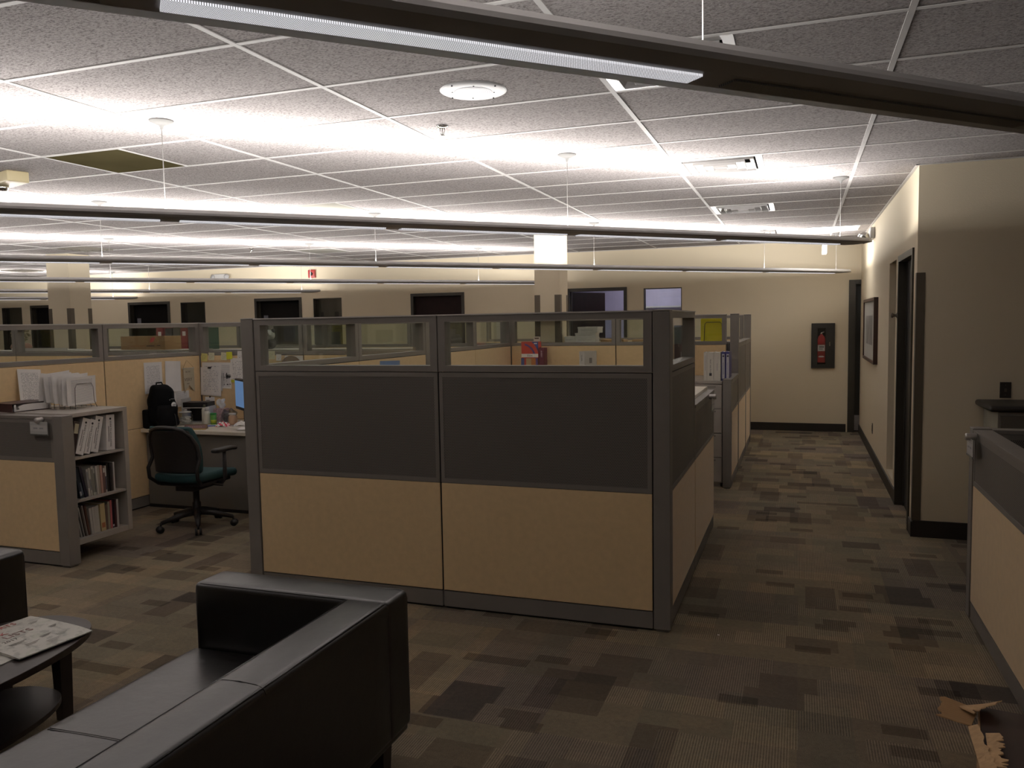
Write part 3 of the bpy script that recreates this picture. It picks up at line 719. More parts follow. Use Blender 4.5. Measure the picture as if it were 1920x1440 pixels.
# spine behind the front cubicle and the row at Y=9
for a, L_, lb in ((4.286, 1.19, 'glazed spine panel nearest the front cubicle'), (5.478, 1.178, 'glazed spine panel with a blue sheet pinned on it'), (6.744, 1.10, 'third glazed spine panel behind the white binder'), (7.846, 1.10, 'farthest glazed spine panel before the column')):
    panel(SPX, a, 90, L_, lb, front='tan')
post(SPX, 6.70, 'post where the pinned-note wall meets the spine')
post(SPX, 8.99, 'post where the spine meets the rear partition row')
panel(-3.19, 8.99, 0, 1.24, 'rear partition panel with the red and blue boxes before it', front='tan')
panel(-1.948, 8.99, 0, 1.20, 'rear partition panel next to the corridor, yellow folder behind its glass', front='tan')
post(-0.664, 8.99, 'tall corridor post right of the yellow folder')
for i in range(2): panel(-5.71 + i * 1.216, 8.99, 0, 1.213, ['rear partition panel left of the spine, nearest the corner', 'rear partition panel left of the spine, beside it'][i], front='tan')
post(-5.755, 8.99, 'post at the far corner behind the cardboard carton')
for i in range(3): panel(-5.80 - (i + 1) * 1.216, 8.99, 0, 1.213, ['far left rear panel right of the carton', 'far left rear panel behind the carton', 'far left rear panel behind the flower vase'][i], front='tan')
# left cubicle
post(-5.755, 4.21, 'left end post of the low bookcase cubicle at the picture edge')
panel(-5.755, 4.255, 90, 1.205, 'glazed side wall panel behind the leaning sheet of paper', front='tan')
panel(-5.755, 5.463, 90, 1.192, 'glazed side wall panel with two papers and a pennant pinned on', front='tan')
post(-5.755, 6.70, 'corner post between the pennant and the clipped calendar')
panel(-5.709, 6.70, 0, 1.213, 'glazed partition panel covered with sticky notes and a calendar', front='tan')
panel(-4.494, 6.70, 0, 1.213, 'glazed partition panel seen through the front cubicle glass with square notes', front='tan')
for a, L_, lb in ((6.744, 1.10, 'glazed side panel behind the corner post'), (7.846, 1.10, 'glazed side panel farthest back left of the spine')):
    panel(-5.755, a, 90, L_, lb, front='tan')
for i in range(3): panel(-5.80 - (i + 1) * 1.216, 6.70, 0, 1.213, ['glazed partition in front of the cardboard carton', 'glazed partition in front of the flower vase', 'glazed partition beyond the left picture edge'][i], front='tan')
panel(-5.71, 4.21, 0, 0.857, 'low perforated screen in front of the bookcase with a name sign', 'low', h=1.06)
post(-4.808, 4.21, 'end post of the low screen beside the bookcase', 1.062, 0.046)
# second corridor block
post(-0.664, 8.08, 'low corridor post in front of the grey filing cabinet', 1.07, 0.040)
panel(-0.664, 8.122, 90, 0.822, 'low corridor panel beside the filing cabinet', 'low', h=1.07)
panel(-0.664, 9.036, 90, 1.15, 'shoulder-high corridor panel behind the tall post', 'mid')
post(-0.664, 10.235, 'shoulder-high far corridor post', 1.375, 0.042)
panel(-0.664, 10.28, 90, 0.86, 'farthest shoulder-high corridor panel', 'mid')
post(-0.664, 11.19, 'farthest corridor post near the fire extinguisher')
for i in range(3): panel(-0.712 - (i + 1) * 1.216, 11.19, 0, 1.213, ['farthest glazed partition next to the corridor', 'farthest glazed partition behind the square column', 'farthest glazed partition left of the square column'][i], front='tan')
# right hand counter cubicle
RXc = 0.915
post(RXc, 4.90, 'corner post of the low partition at the right picture edge', 1.045, 0.045)
panel(RXc, 4.852, -90, 1.22, 'low partition along the right picture edge with a name sign', 'low', back='perf', h=1.04)
panel(RXc, 3.63, -90, 1.22, 'low partition at the lower right beside the torn carton', 'low', back='perf', h=1.04)
panel(0.963, 4.90, 0, 1.22, 'low cross partition in front of the grey cabinet at right', 'low', front='perf', h=1.04)

# ------------------------------------------------------------------ name signs
def name_sign(x, y, z, ang, label, txt=None):
    t = thing('name_sign', label, 'sign', (x, y, z), math.radians(ang), 'clear name signs clipped on the partitions')
    MB().lathe([(0.0, -0.030), (0.017, -0.030), (0.019, -0.024), (0.019, 0.018), (0.017, 0.022), (0.0, 0.022)], (0, 0.0, 0.0), 20, 'y').build('clip_knob', mat('satin_nickel', (0.48, 0.45, 0.42), 0.35, metal=0.6), t)
    h_ = MB().box(-0.082, 0.078, -0.008, -0.005, -0.105, -0.010).build('acrylic_plate', mat('frosted_acrylic', (0.42, 0.42, 0.41), 0.3), t)
    MB().box(-0.078, 0.074, -0.0088, -0.008, -0.075, -0.035).build('name_strip', mat('name_strip', (0.50, 0.49, 0.48), 0.5), h_)
    mb = MB(); mb.box(-0.05, -0.012, -0.0093, -0.0088, -0.060, -0.050); mb.box(0.006, 0.040, -0.0093, -0.0088, -0.060, -0.050); mb.build('smudged_name', mat('name_ink', (0.30, 0.30, 0.31), 0.6), h_)
    MB().box(-0.082, 0.078, -0.0105, -0.008, -0.105, -0.095).build('dark_lip', mat('dark_acrylic', (0.10, 0.10, 0.09), 0.3), h_)
name_sign(-4.945, 4.17 - 0.024, 1.035, 0, 'clear name sign on the low screen by the bookcase')
name_sign(-0.632 + 0.026, 6.05, 1.085, 90, 'clear name sign facing the corridor, by the filing cabinet')
name_sign(0.870 - 0.024, 4.75, 1.015, -90, 'clear name sign on the low partition at the right picture edge')

# ------------------------------------------------------------------ bookcase cabinet
bc = thing('bookcase', 'grey metal open bookcase filled with binders and books', 'bookcase', (-4.80, 4.49, 0))
DX = 0.36
mb = MB(org=(-4.80, 4.49, 0)); mb.box(-5.70, -4.80, 4.258, 4.775, 1.040, 1.068); mb.build('top', M_lite_metal, bc, 0.002)
mb = MB(org=(-4.80, 4.49, 0)); mb.box(-5.70, -4.80, 4.735, 4.773, 0.13, 1.0395); mb.build('side_panel', M_lite_metal, bc)
MB(org=(-4.80, 4.49, 0)).box(-5.70, -4.855, 4.258, 4.275, 0.13, 1.0395).build('side_panel', M_lite_metal, bc)
MB(org=(-4.80, 4.49, 0)).box(-5.18, -5.17, 4.275, 4.735, 0.17, 1.0395).build('back_panel', M_metal_frame, bc)
for z in (0.754, 0.448): MB(org=(-4.80, 4.49, 0)).box(-5.17, -4.806, 4.276, 4.734, z - 0.016, z).build('shelf', M_lite_metal, bc)
MB(org=(-4.80, 4.49, 0)).box(-5.70, -4.804, 4.258, 4.773, 0.13, 0.168).build('bottom', M_lite_metal, bc)
MB(org=(-4.80, 4.49, 0)).box(-5.70, -5.30, 4.258, 4.773, 0.0, 0.13).build('plinth', M_gap, bc)

def book(y, z, wd, h_, depth, col, label, group, lean=0.0, name='book', xf=-4.835, spine=None, txt=None, fold=0):
    """y,z = bottom-left corner of the spine face (looking along -x), lean>0 -> top to +y"""
    t = thing(name, label, {'book': 'book', 'ring_binder': 'binder'}.get(name, 'book'), (xf, y, z), 0, group)
    t.rotation_euler = (-lean, 0, 0); t.location.z += wd * math.sin(max(0.0, lean))
    if lean < 0: pass
    m = mat('cover_%d_%d_%d' % tuple(int(c * 999) for c in col), col, 0.45)
    th = 0.0025
    mb = MB(); mb.box(-0.002, 0, 0, wd, 0, h_); mb.box(-depth, -0.002, 0, th, 0, h_); mb.box(-depth, -0.002, wd - th, wd, 0, h_); mb.build('cover', m, t)
    if wd > 0.008: MB().box(-depth + 0.004, -0.003, th, wd - th, 0.003, h_ - 0.004).build('pages', M_paper, t)
    if spine: MB().box(0, 0.0008, wd * 0.15, wd * 0.85, h_ * spine[0], h_ * spine[1]).build('spine_label', mat('spine_%d_%d_%d' % tuple(int(c * 999) for c in spine[2]), spine[2], 0.5), t)
    return t
WHT = (0.80, 0.78, 0.77)
gtop = 'white binders on the top shelf of the bookcase'
# top shelf
b0 = book(4.270, 0.7545, 0.050, 0.250, 0.28, (0.030, 0.014, 0.014), 'dark maroon binder with a cream sticker on the top shelf', 'books on the top shelf', 0.24, 'ring_binder')
MB().box(0, 0.001, 0.012, 0.046, 0.165, 0.235).build('sticker', mat('cream_sticker', (0.42, 0.39, 0.28), 0.6), b0)
nb = [(4.326, 0.066, 0.262, 0.32, 'leftmost, most tilted of the four white binders'), (4.401, 0.046, 0.250, 0.29, 'second of the four white binders, slightly shorter'), (4.456, 0.066, 0.262, 0.25, 'third of the four white binders'), (4.600, 0.076, 0.262, 0.04, 'rightmost, nearly upright of the four white binders')]
for i, (yy, wd, hh, ln, lb) in enumerate(nb):
    t = book(yy, 0.7545 + 0.002, wd, hh, 0.27, WHT, 'white binder titled down its spine, ' + lb, gtop, ln, 'ring_binder')
    a = text('GUIDE TO ACCOUNTING', 0.0165, M_ink, t, (0.0009, wd * 0.5 - 0.004, hh - 0.045), (0, PI / 2, 0), 'spine_title'); a.rotation_euler = (PI / 2, PI / 2, PI / 2)
    MB().box(0.0004, 0.0011, wd * 0.26, wd * 0.31, hh - 0.20, hh - 0.085).build('spine_subtitle', M_ink, t)
    MB().lathe([(0.008, 0), (0.008, 0.0008), (0.0045, 0.0008), (0.0045, 0.0)], (0, wd * 0.5, hh - 0.03), 14, 'x').build('spine_mark', M_ink, t)
def row(z, specs, grp, where):
    """specs: (y, width, height, lean, colour, word)"""
    n = len(specs)
    ordn = ['first', 'second', 'third', 'fourth', 'fifth', 'sixth', 'seventh', 'eighth', 'ninth', 'tenth', 'eleventh', 'twelfth', 'thirteenth', 'fourteenth', 'fifteenth', 'sixteenth', 'seventeenth', 'eighteenth', 'nineteenth']
    for i, sp in enumerate(specs):
        y, wd, hh, ln, c, word = sp[:6]
        book(y, z, wd, hh, 0.22, c, '%s book, %s from the left on the %s shelf' % (word, ordn[i], where), grp, ln, spine=sp[6] if len(sp) > 6 else None, xf=-4.838 - random.random() * 0.012)
Cn = (0.006, 0.010, 0.022); Cd = (0.010, 0.009, 0.010); Cw = (0.50, 0.48, 0.45); Cc = (0.42, 0.38, 0.28); Cp = (0.45, 0.27, 0.22)
row(0.4485, [(4.279, 0.040, 0.265, 0.0, Cw, 'broad pale'), (4.352, 0.020, 0.225, -0.20, (0.010, 0.018, 0.030), 'dark blue tilted', (0.08, 0.22, (0.4, 0.4, 0.4))), (4.374, 0.018, 0.228, -0.20, (0.012, 0.016, 0.022), 'blue-grey tilted', (0.1, 0.5, (0.1, 0.12, 0.15))), (4.394, 0.022, 0.238, -0.20, (0.012, 0.009, 0.022), 'dark violet tilted'),
    (4.428, 0.016, 0.200, -0.08, Cw, 'white tilted', (0.3, 0.9, (0.25, 0.25, 0.25))), (4.446, 0.016, 0.205, -0.08, (0.45, 0.43, 0.38), 'off-white', (0.2, 0.6, (0.2, 0.2, 0.2))), (4.464, 0.018, 0.215, -0.07, (0.40, 0.38, 0.32), 'grey spiral-bound', (0.1, 0.9, (0.16, 0.16, 0.14))), (4.484, 0.014, 0.200, -0.06, (0.30, 0.30, 0.26), 'speckled grey', (0.1, 0.8, (0.08, 0.08, 0.07))),
    (4.500, 0.014, 0.210, -0.05, Cw, 'slim white'), (4.516, 0.020, 0.212, -0.04, (0.33, 0.29, 0.24), 'pale brown'), (4.538, 0.018, 0.208, -0.03, Cp, 'pinkish'), (4.558, 0.020, 0.200, -0.02, (0.16, 0.09, 0.08), 'brown and white', (0.75, 0.92, (0.5, 0.48, 0.45))), (4.580, 0.014, 0.198, -0.02, (0.45, 0.44, 0.42), 'white with dark print', (0.1, 0.6, (0.05, 0.05, 0.08))),
    (4.597, 0.022, 0.210, 0.0, (0.015, 0.013, 0.013), 'thick black'), (4.621, 0.018, 0.212, 0.0, (0.020, 0.016, 0.016), 'charcoal'), (4.641, 0.012, 0.208, 0.0, (0.10, 0.085, 0.08), 'slim grey-brown'), (4.655, 0.016, 0.212, 0.0, (0.52, 0.50, 0.48), 'clean white')],
    'books on the middle shelf of the bookcase', 'middle')
row(0.1685, [(4.318, 0.022, 0.232, -0.22, Cd, 'black tilted', (0.08, 0.14, (0.4, 0.4, 0.4))), (4.343, 0.012, 0.222, -0.20, (0.25, 0.24, 0.22), 'thin grey tilted'), (4.357, 0.010, 0.222, -0.19, (0.05, 0.05, 0.05), 'thin dark tilted'), (4.369, 0.010, 0.220, -0.18, (0.35, 0.34, 0.31), 'thin pale tilted'), (4.381, 0.012, 0.222, -0.17, (0.09, 0.075, 0.06), 'brown tilted'), (4.395, 0.011, 0.228, -0.16, (0.35, 0.33, 0.30), 'slim cream tilted'), (4.408, 0.014, 0.230, -0.14, (0.10, 0.04, 0.025), 'rust brown tilted'),
    (4.430, 0.020, 0.195, -0.08, (0.42, 0.40, 0.37), 'white set volume'), (4.452, 0.020, 0.197, -0.07, (0.43, 0.41, 0.38), 'white set volume'), (4.474, 0.020, 0.196, -0.06, (0.42, 0.40, 0.36), 'white set volume'), (4.496, 0.020, 0.198, -0.05, (0.43, 0.41, 0.37), 'white set volume'),
    (4.520, 0.042, 0.205, -0.03, (0.47, 0.38, 0.20), 'wide yellow-cream', (0.12, 0.3, (0.36, 0.13, 0.05))), (4.566, 0.020, 0.190, 0.0, (0.12, 0.08, 0.06), 'brown'), (4.588, 0.020, 0.205, 0.0, (0.28, 0.27, 0.20), 'grey-green'), (4.610, 0.014, 0.212, 0.0, (0.50, 0.13, 0.14), 'salmon pink'), (4.626, 0.020, 0.212, 0.0, (0.018, 0.012, 0.020), 'dark purple', (0.05, 0.12, (0.5, 0.5, 0.5))), (4.648, 0.014, 0.210, 0.0, (0.06, 0.018, 0.020), 'dark red'), (4.666, 0.016, 0.208, 0.0, (0.50, 0.48, 0.46), 'white')],
    'books on the bottom shelf of the bookcase', 'bottom')

# things on the bookcase top (z = 1.068)
ZT = 1.0682
def paper(x, y, z, ang, wd, hh, m, label, tilt=0.0, lean=0.0, curl=0.0, group=None, name='paper_sheet', cat='paper', th=0.0008):
    """sheet standing in local x,z facing local -y; lean>0 -> top away (to +y)"""
    nx, nz = 6, 6; vs = []; fs = []
    for s_ in (0, 1):
        for j in range(nz + 1):
            for i in range(nx + 1):
                u, v = i / nx, j / nz
                yy = s_ * th - curl * (math.sin(u * PI) * 0.5 + (1 - v) ** 2 * 0.8)
                vs.append((u * wd, yy, v * hh))
    n1 = (nx + 1) * (nz + 1)
    for j in range(nz):
        for i in range(nx):
            a = j * (nx + 1) + i
            fs += [(a, a + 1, a + nx + 2, a + nx + 1), (n1 + a, n1 + a + nx + 1, n1 + a + nx + 2, n1 + a + 1)]
    mb = MB(); mb._add(vs, fs); o = mb.build(name, m)
    o.location = (x, y, z); o.rotation_euler = Matrix.Rotation(math.radians(ang), 3, 'Z').to_4x4().to_euler()
    R = Matrix.Rotation(math.radians(ang), 4, 'Z') @ Matrix.Rotation(-lean, 4, 'X') @ Matrix.Rotation(math.radians(tilt), 4, 'Y')
    o.rotation_euler = R.to_euler(); tag(o, label, cat, group); return o
paper(-5.665, 4.595, ZT + 0.016, 90, 0.205, 0.277, M_print, 'printed sheet leaning on the tan wall above the bookcase', tilt=4, lean=0.14, curl=0.004)
# maroon binder lying down, pages showing
t = thing('ring_binder', 'dark maroon binder lying flat with its white pages showing', 'binder', (-5.43, 4.395, ZT), math.radians(-8))
MB().box(-0.13, 0.13, -0.13, 0.16, 0.0, 0.003).box(-0.13, 0.13, -0.13, 0.165, 0.058, 0.061).box(-0.13, 0.13, -0.133, -0.130, 0, 0.061).build('cover', M_maroon, t)
mb = MB(); P = [(-0.115, 0.004), (-0.02, 0.006), (0.16, 0.006), (0.16, 0.050), (0.02, 0.056), (-0.05, 0.050), (-0.085, 0.038), (-0.075, 0.018)]
mb.prism([(p[0], p[1]) for p in P], -0.124, 0.126, 'yz'); mb.build('pages', M_paper, t)
MB().box(0.1302, 0.131, -0.118, -0.104, 0.006, 0.054).build('white_label', M_paper, t)
# wire step rack
t = thing('wire_rack', 'stepped wire file rack holding curled papers', 'rack', (-5.03, 4.61, ZT))
NL = 7
for i in range(NL):
    x = -0.052 * i; zz = 0.185 + 0.012 * i; w_ = 0.085
    pts = [(x + 0.012, -w_ - 0.012, 0.002), (x, -w_, 0.05), (x, -w_ + 0.004, zz - 0.03), (x, -w_ + 0.02, zz), (x, w_ - 0.02, zz), (x, w_ - 0.004, zz - 0.03), (x, w_, 0.05), (x + 0.012, w_ + 0.012, 0.002)]
    MB().tube(pts, 0.0022, 6).build('wire_loop', mat('rack_wire', (0.12, 0.11, 0.105), 0.35, metal=0.5), t)
MB().tube([(0.01, -0.075, 0.012), (-0.32, -0.075, 0.012)], 0.002, 6).tube([(0.01, 0.075, 0.012), (-0.32, 0.075, 0.012)], 0.002, 6).build('base_wires', M_wire, t)
for i in range(12):
    x = -5.037 - 0.026 * i
    lb = ['frontmost lined paper in the wire rack'] + ['curled white paper standing in the wire rack, %s from the front' % w_ for w_ in ('second', 'third', 'fourth', 'fifth', 'sixth', 'seventh', 'eighth', 'ninth', 'tenth', 'eleventh')] + ['hindmost paper in the wire rack, a corner poking up']
    paper(x - 0.02, 4.475 + 0.012 * math.sin(i * 2.1), ZT + 0.028 + 0.003 * i, 90, 0.255 - 0.006 * (i % 3), 0.205 + 0.006 * (i % 2), M_print2 if i in (0, 4, 8) else M_paper, lb[i], tilt=(-2, 1, 3, -3, 2, -1, 4, 0, -2, 3, -4, 8)[i], lean=-0.10 + 0.03 * math.sin(i * 1.7), curl=0.014 + 0.008 * (i % 3), group='papers in the wire rack')

# ------------------------------------------------------------------ desk with its clutter
ZD = 0.735
t = thing('desk', 'pale laminate desk along the pinned partition in the left cubicle', 'desk', (-4.5, 6.25, 0))
MB(org=(-4.5, 6.25, 0)).box(-5.712, -3.285, 5.83, 6.655, ZD - 0.032, ZD).build('worktop', M_laminate, t, 0.004)
MB(org=(-4.5, 6.25, 0)).box(-5.700, -3.30, 5.885, 5.905, 0.03, ZD - 0.032).build('modesty_panel', mat('desk_panel_metal', (0.15, 0.14, 0.125), 0.5), t)
MB(org=(-4.5, 6.25, 0)).box(-5.700, -3.30, 5.887, 5.903, 0.0, 0.03).build('gap_shade_strip', M_gap, t)  # solid dark strip painted as the shade under the modesty panel
MB(org=(-4.5, 6.25, 0)).box(-3.32, -3.29, 5.92, 6.65, 0.0, ZD - 0.032).build('end_panel', M_lite_metal, t)

def pin(x, z, wd, hh, m, label, side='B', tilt=0.0, lift=0.0, name='paper_sheet', group=None, curl=0.003):
    if side == 'B': return paper(x, 6.657 - lift, z, 0, wd, hh, m, label, tilt, 0, curl, group, name)
    return paper(-5.712 + lift, x, z, 90, wd, hh, m, label, tilt, 0, curl, group, name)
pin(5.905, 1.048, 0.225, 0.292, M_print, 'left printed sheet pinned above the backpack', 'A', 0.5)
pin(6.16, 1.045, 0.205, 0.298, M_paper, 'folded-over blank sheet pinned between the backpack sheet and the pennant', 'A', 3, 0.001, curl=0.012)
pin(6.275, 0.885, 0.205, 0.150, M_print2, 'lower printed sheet pinned under the pennant', 'A', -1, 0.0)
# pennant
t = thing('pennant_banner', 'small cream swallow-tailed pennant hanging by a string', 'banner', (-5.700, 6.395, 1.255), 0)
m_can = mat('cream_canvas', (0.46, 0.40, 0.29), 0.85, bump=(300, 0.3, 2))
MB().prism([(0, 0), (0.150, 0), (0.152, -0.235), (0.078, -0.165), (0.012, -0.238)], 0.0, 0.0015, 'yz').build('cloth', m_can, t)
MB().tube([(0.002, -0.006, 0.001), (0.002, 0.156, 0.004)], 0.003, 8).build('rod', M_white_pl, t)
MB().tube([(0.001, 0.0, 0.001), (0.001, 0.05, 0.075), (0.001, 0.06, 0.078), (0.001, 0.15, 0.004)], 0.0012, 6).build('string', M_card, t)
for s_, sz, dz, dy in (('BE THE', 0.020, -0.040, 0.035), ('VERY', 0.046, -0.125, 0.014), ('BEST', 0.016, -0.155, 0.05)): text(s_, sz, mat('grey_brown_print', (0.13, 0.11, 0.09), 0.7), t, (0.0018, dy, dz), (PI / 2, 0, PI / 2), 'lettering')
# notes on the B partition
pin(-5.695, 1.320, 0.075, 0.078, M_note_y, 'leftmost yellow sticky note under the glass rail', tilt=4, lift=0.003, name='sticky_note', curl=0.008)
pin(-5.605, 1.328, 0.072, 0.076, M_note_p, 'pale sticky note, second from the left under the rail', tilt=2, lift=0.003, name='sticky_note', curl=0.008)
pin(-5.452, 1.330, 0.074, 0.076, M_note_p, 'sticky note with a doodle, left of the bright yellow one', tilt=3, lift=0.003, name='sticky_note', curl=0.006)
pin(-5.382, 1.336, 0.070, 0.072, M_note_b, 'bright yellow sticky note, rightmost of the yellow ones', tilt=-2, lift=0.005, name='sticky_note', curl=0.004)
pin(-5.255, 1.335, 0.090, 0.085, M_hand, 'small white torn note right of the bright yellow note', tilt=3, lift=0.003, name='sticky_note')
pin(-5.690, 1.020, 0.240, 0.285, M_hand, 'back sheet sticking out above the clipped calendar', tilt=0, lift=0.001)
t = thing('clipped_calendar', 'handwritten calendar sheets held by a black binder clip', 'calendar', (-5.712, 6.650, 0.975), 0)
for i in range(3):
    o = paper(0.004 * i, -0.004 * i, 0.005 * i, 0, 0.248, 0.272, M_hand, None, tilt=(3, 2.2, 1.5)[i], curl=0.006, name='sheet', cat=None); o.parent = t
MB().box(0.115, 0.145, -0.026, 0.0, 0.268, 0.286).build('binder_clip', M_black, t, 0.002)
m_map, g, b = newmat('street_plan_print', 0.75, 0.2)
X, Y, Z = g.xyz()
lt = lambda a, b_: g.math('LESS_THAN', a, b_); gt = lambda a, b_: g.math('GREATER_THAN', a, b_)
pin(-5.475, 1.045, 0.135, 0.260, M_print2, 'sheet with bold black shapes beside the calendar', tilt=1, lift=0.001)
t = thing('plan_marks', 'bold black plan shapes printed on the sheet beside the calendar', 'print', (-5.425, 6.648, 1.07))
mb = MB(); mb.box(0.02, 0.085, 0, 0.0008, 0.105, 0.112).box(0.0, 0.075, 0, 0.0008, 0.085, 0.090).box(0.032, 0.042, 0, 0.0008, 0.07, 0.13).box(0.028, 0.085, 0, 0.0008, 0.088, 0.1).box(0.0, 0.003, 0, 0.0008, 0.05, 0.13)
mb.box(0.03, 0.036, 0, 0.0008, 0.045, 0.052).box(0.0, 0.006, 0, 0.0008, 0.008, 0.02).box(0.035, 0.052, 0, 0.0008, 0.01, 0.02).box(0.068, 0.078, 0, 0.0008, 0.012, 0.022)
mb.build('black_shapes', M_ink, t)
pin(-5.350, 1.110, 0.180, 0.240, M_hand, 'handwritten list sheet at the right end of the pinned papers', tilt=3, lift=0.004)
pin(-5.335, 1.108, 0.050, 0.026, M_note_b, 'tiny yellow flag at the bottom of the list sheet', tilt=4, lift=0.012, name='sticky_note', curl=0)
pin(-4.905, 1.335, 0.092, 0.080, M_note_p, 'square note seen through the left front pane', tilt=0, lift=0.003, name='sticky_note')
pin(-4.800, 1.322, 0.058, 0.062, M_hand, 'smaller note seen through the left front pane', tilt=2, lift=0.003, name='sticky_note')
pin(-4.700, 1.130, 0.205, 0.240, M_paper, 'sheet behind the brown hat seen through the left front pane', tilt=0, lift=0.002)
t = thing('straw_hat', 'round brown hat hanging on the partition behind the front glass', 'hat', (-4.62, 6.600, 1.24))
MB().lathe([(0.13, 0.04), (0.128, 0.034), (0.088, 0.024), (0.084, -0.02), (0.072, -0.052), (0.0, -0.062)], n=28, axis='y').build('hat_body', mat('brown_felt', (0.15, 0.105, 0.07), 0.9, bump=(200, 0.4, 2)), t)
paper(-3.192, 5.785, 1.075, 90, 0.345, 0.285, mat('blue_sheet', (0.13, 0.22, 0.42), 0.6), 'blue sheet pinned on the spine panel inside the front cubicle', tilt=2, name='blue_poster', cat='poster')

# backpack
t = thing('backpack', 'black backpack with a round white badge on the desk', 'backpack', (-5.585, 5.985, ZD), math.radians(62)); t.scale = (0.84, 0.84, 0.94)
def bw(p):
    k = p.z / 0.43; sx = 1.0 - 0.42 * max(0, k - 0.25) ** 1.3; return (p.x * sx - 0.02 * k + 0.008 * math.sin(p.z * 40), p.y * (1.0 - 0.35 * k), p.z)
MB().rbox(-0.150, 0.150, -0.11, 0.10, 0.0, 0.425, 0.075, (0.01, 0.015, 0.0), 8, bw).build('main_bag', M_bag, t)
MB().rbox(-0.115, 0.125, -0.165, -0.07, 0.015, 0.225, 0.04, (0, 0.015, 0), 6, bw).build('front_pocket', M_bag, t)
MB().tube([(-0.05, 0.03, 0.40), (-0.045, 0.04, 0.440), (0.01, 0.04, 0.442), (0.025, 0.03, 0.405)], 0.009, 8).build('top_handle', M_bag, t)
MB().rbox(-0.205, -0.125, -0.03, 0.07, 0.0, 0.185, 0.02, n=3).build('side_pouch', M_bag, t)
bd = MB().lathe([(0.0, -0.004), (0.026, -0.003), (0.028, 0.0), (0.0, 0.002)], (0, 0, 0), 24, 'y').build('badge', mat('badge_white', (0.62, 0.64, 0.64), 0.4), t); bd.location = (0.075, -0.125, 0.225)
bi = MB().box(-0.015, 0.017, -0.0048, -0.004, -0.004, 0.005).build('badge_print', mat('badge_grey', (0.25, 0.27, 0.28), 0.4), bd)
lg = MB().lathe([(0.0, -0.003), (0.006, -0.002), (0.0, 0.002)], (0, 0, 0), 10, 'y').build('logo_mark', mat('grey_stitch', (0.3, 0.3, 0.3), 0.6), t); lg.location = (0.035, -0.116, 0.275)
MB().box(0.048, 0.09, -0.117, -0.112, 0.281, 0.285).build('logo_line', MATS['grey_stitch'], t)
MB().tube([(0.06, -0.11, 0.18), (0.07, -0.168, 0.12), (0.08, -0.170, 0.03), (0.075, -0.16, 0.006)], 0.004, 6).build('zip_strap', M_black, t)

# white letter tray behind the jar, jar, bottles...
t = thing('paper_organizer', 'white upright paper holder with a black slot behind the jar', 'holder', (-5.50, 6.41, ZD), math.radians(14))
MB().box(-0.16, -0.155, -0.10, 0.08, 0, 0.235).box(0.10, 0.105, -0.10, 0.08, 0, 0.16).box(-0.155, 0.10, 0.07, 0.075, 0, 0.16).box(-0.155, 0.10, -0.10, 0.07, 0.0, 0.004).box(-0.155, 0.10, -0.10, 0.07, 0.145, 0.151).build('holder_body', M_white_pl, t)
MB().box(-0.150, 0.10, -0.09, 0.06, 0.151, 0.20).build('black_folder', M_black, t)
MB().box(-0.150, 0.095, 0.05, 0.068, 0.004, 0.143).build('dark_slot_back', M_gap, t)  # dark board at the back of the slot
t = thing('glass_jar', 'lidded glass jar of white cotton pads on the desk', 'jar', (-5.515, 6.19, ZD))
MB().lathe([(0.0, 0.0), (0.062, 0.0), (0.068, 0.008), (0.068, 0.095), (0.056, 0.112), (0.056, 0.118), (0.053, 0.118), (0.053, 0.112), (0.064, 0.093), (0.064, 0.008), (0.0, 0.004)], n=28).build('jar_body', M_clear, t)
MB().lathe([(0.0, 0.148), (0.016, 0.146), (0.019, 0.138), (0.010, 0.130), (0.050, 0.126), (0.062, 0.119), (0.060, 0.1185), (0.0, 0.1185)], n=28).build('jar_lid', mat('frosted_glass_lid', (0.42, 0.41, 0.38), 0.2, spec=0.7), t)
cp = MB(); rnd = random.Random(4)
for i in range(26):
    a = rnd.random() * 6.28; rr_ = rnd.random() ** 0.5 * 0.040; z = 0.010 + 0.055 * i / 26
    cp.rbox(rr_ * math.cos(a) - 0.019, rr_ * math.cos(a) + 0.019, rr_ * math.sin(a) - 0.017, rr_ * math.sin(a) + 0.017, z, z + 0.018, 0.008, n=2)
tag(cp.build('cotton_pads', mat('cotton', (0.70, 0.69, 0.62), 0.9), t), kind='stuff')
def bottle(x, y, prof, m, label, cap=None, z=ZD, name='lotion_bottle', extra=None, cat='bottle'):
    t = thing(name, label, cat, (x, y, z)); MB().lathe(prof, n=20).build('bottle_body', m, t)
    if cap: MB().lathe(cap[0], n=16).build('cap', cap[1], t)
    return t
M_cream = mat('cream_plastic', (0.58, 0.56, 0.48), 0.4)
bottle(-5.335, 6.28, [(0, 0), (0.030, 0), (0.033, 0.01), (0.033, 0.10), (0.022, 0.125), (0.0, 0.125)], M_cream, 'white squeeze bottle with a green print left of the green tube', ([(0.022, 0.125), (0.021, 0.16), (0.0, 0.165)], M_white_pl))
bottle(-5.400, 6.32, [(0, 0), (0.026, 0), (0.026, 0.13), (0.012, 0.155), (0.0, 0.155)], M_cream, 'pale bottle standing behind the white squeeze bottle', ([(0.012, 0.155), (0.011, 0.18), (0, 0.18)], mat('dull_olive', (0.10, 0.10, 0.05), 0.5)))
t = bottle(-5.255, 6.27, [(0, 0), (0.027, 0), (0.028, 0.004), (0.028, 0.092), (0.0, 0.092)], mat('green_can', (0.07, 0.24, 0.03), 0.35), 'green and yellow cylindrical tub on the desk', ([(0.029, 0.092), (0.029, 0.108), (0.0, 0.110)], mat('green_lid', (0.02, 0.22, 0.05), 0.3)), name='green_tub', cat='tub')
MB().lathe([(0.0284, 0.012), (0.0284, 0.045)], n=20).build('yellow_label', mat('yellow_green', (0.30, 0.34, 0.02), 0.4), t)
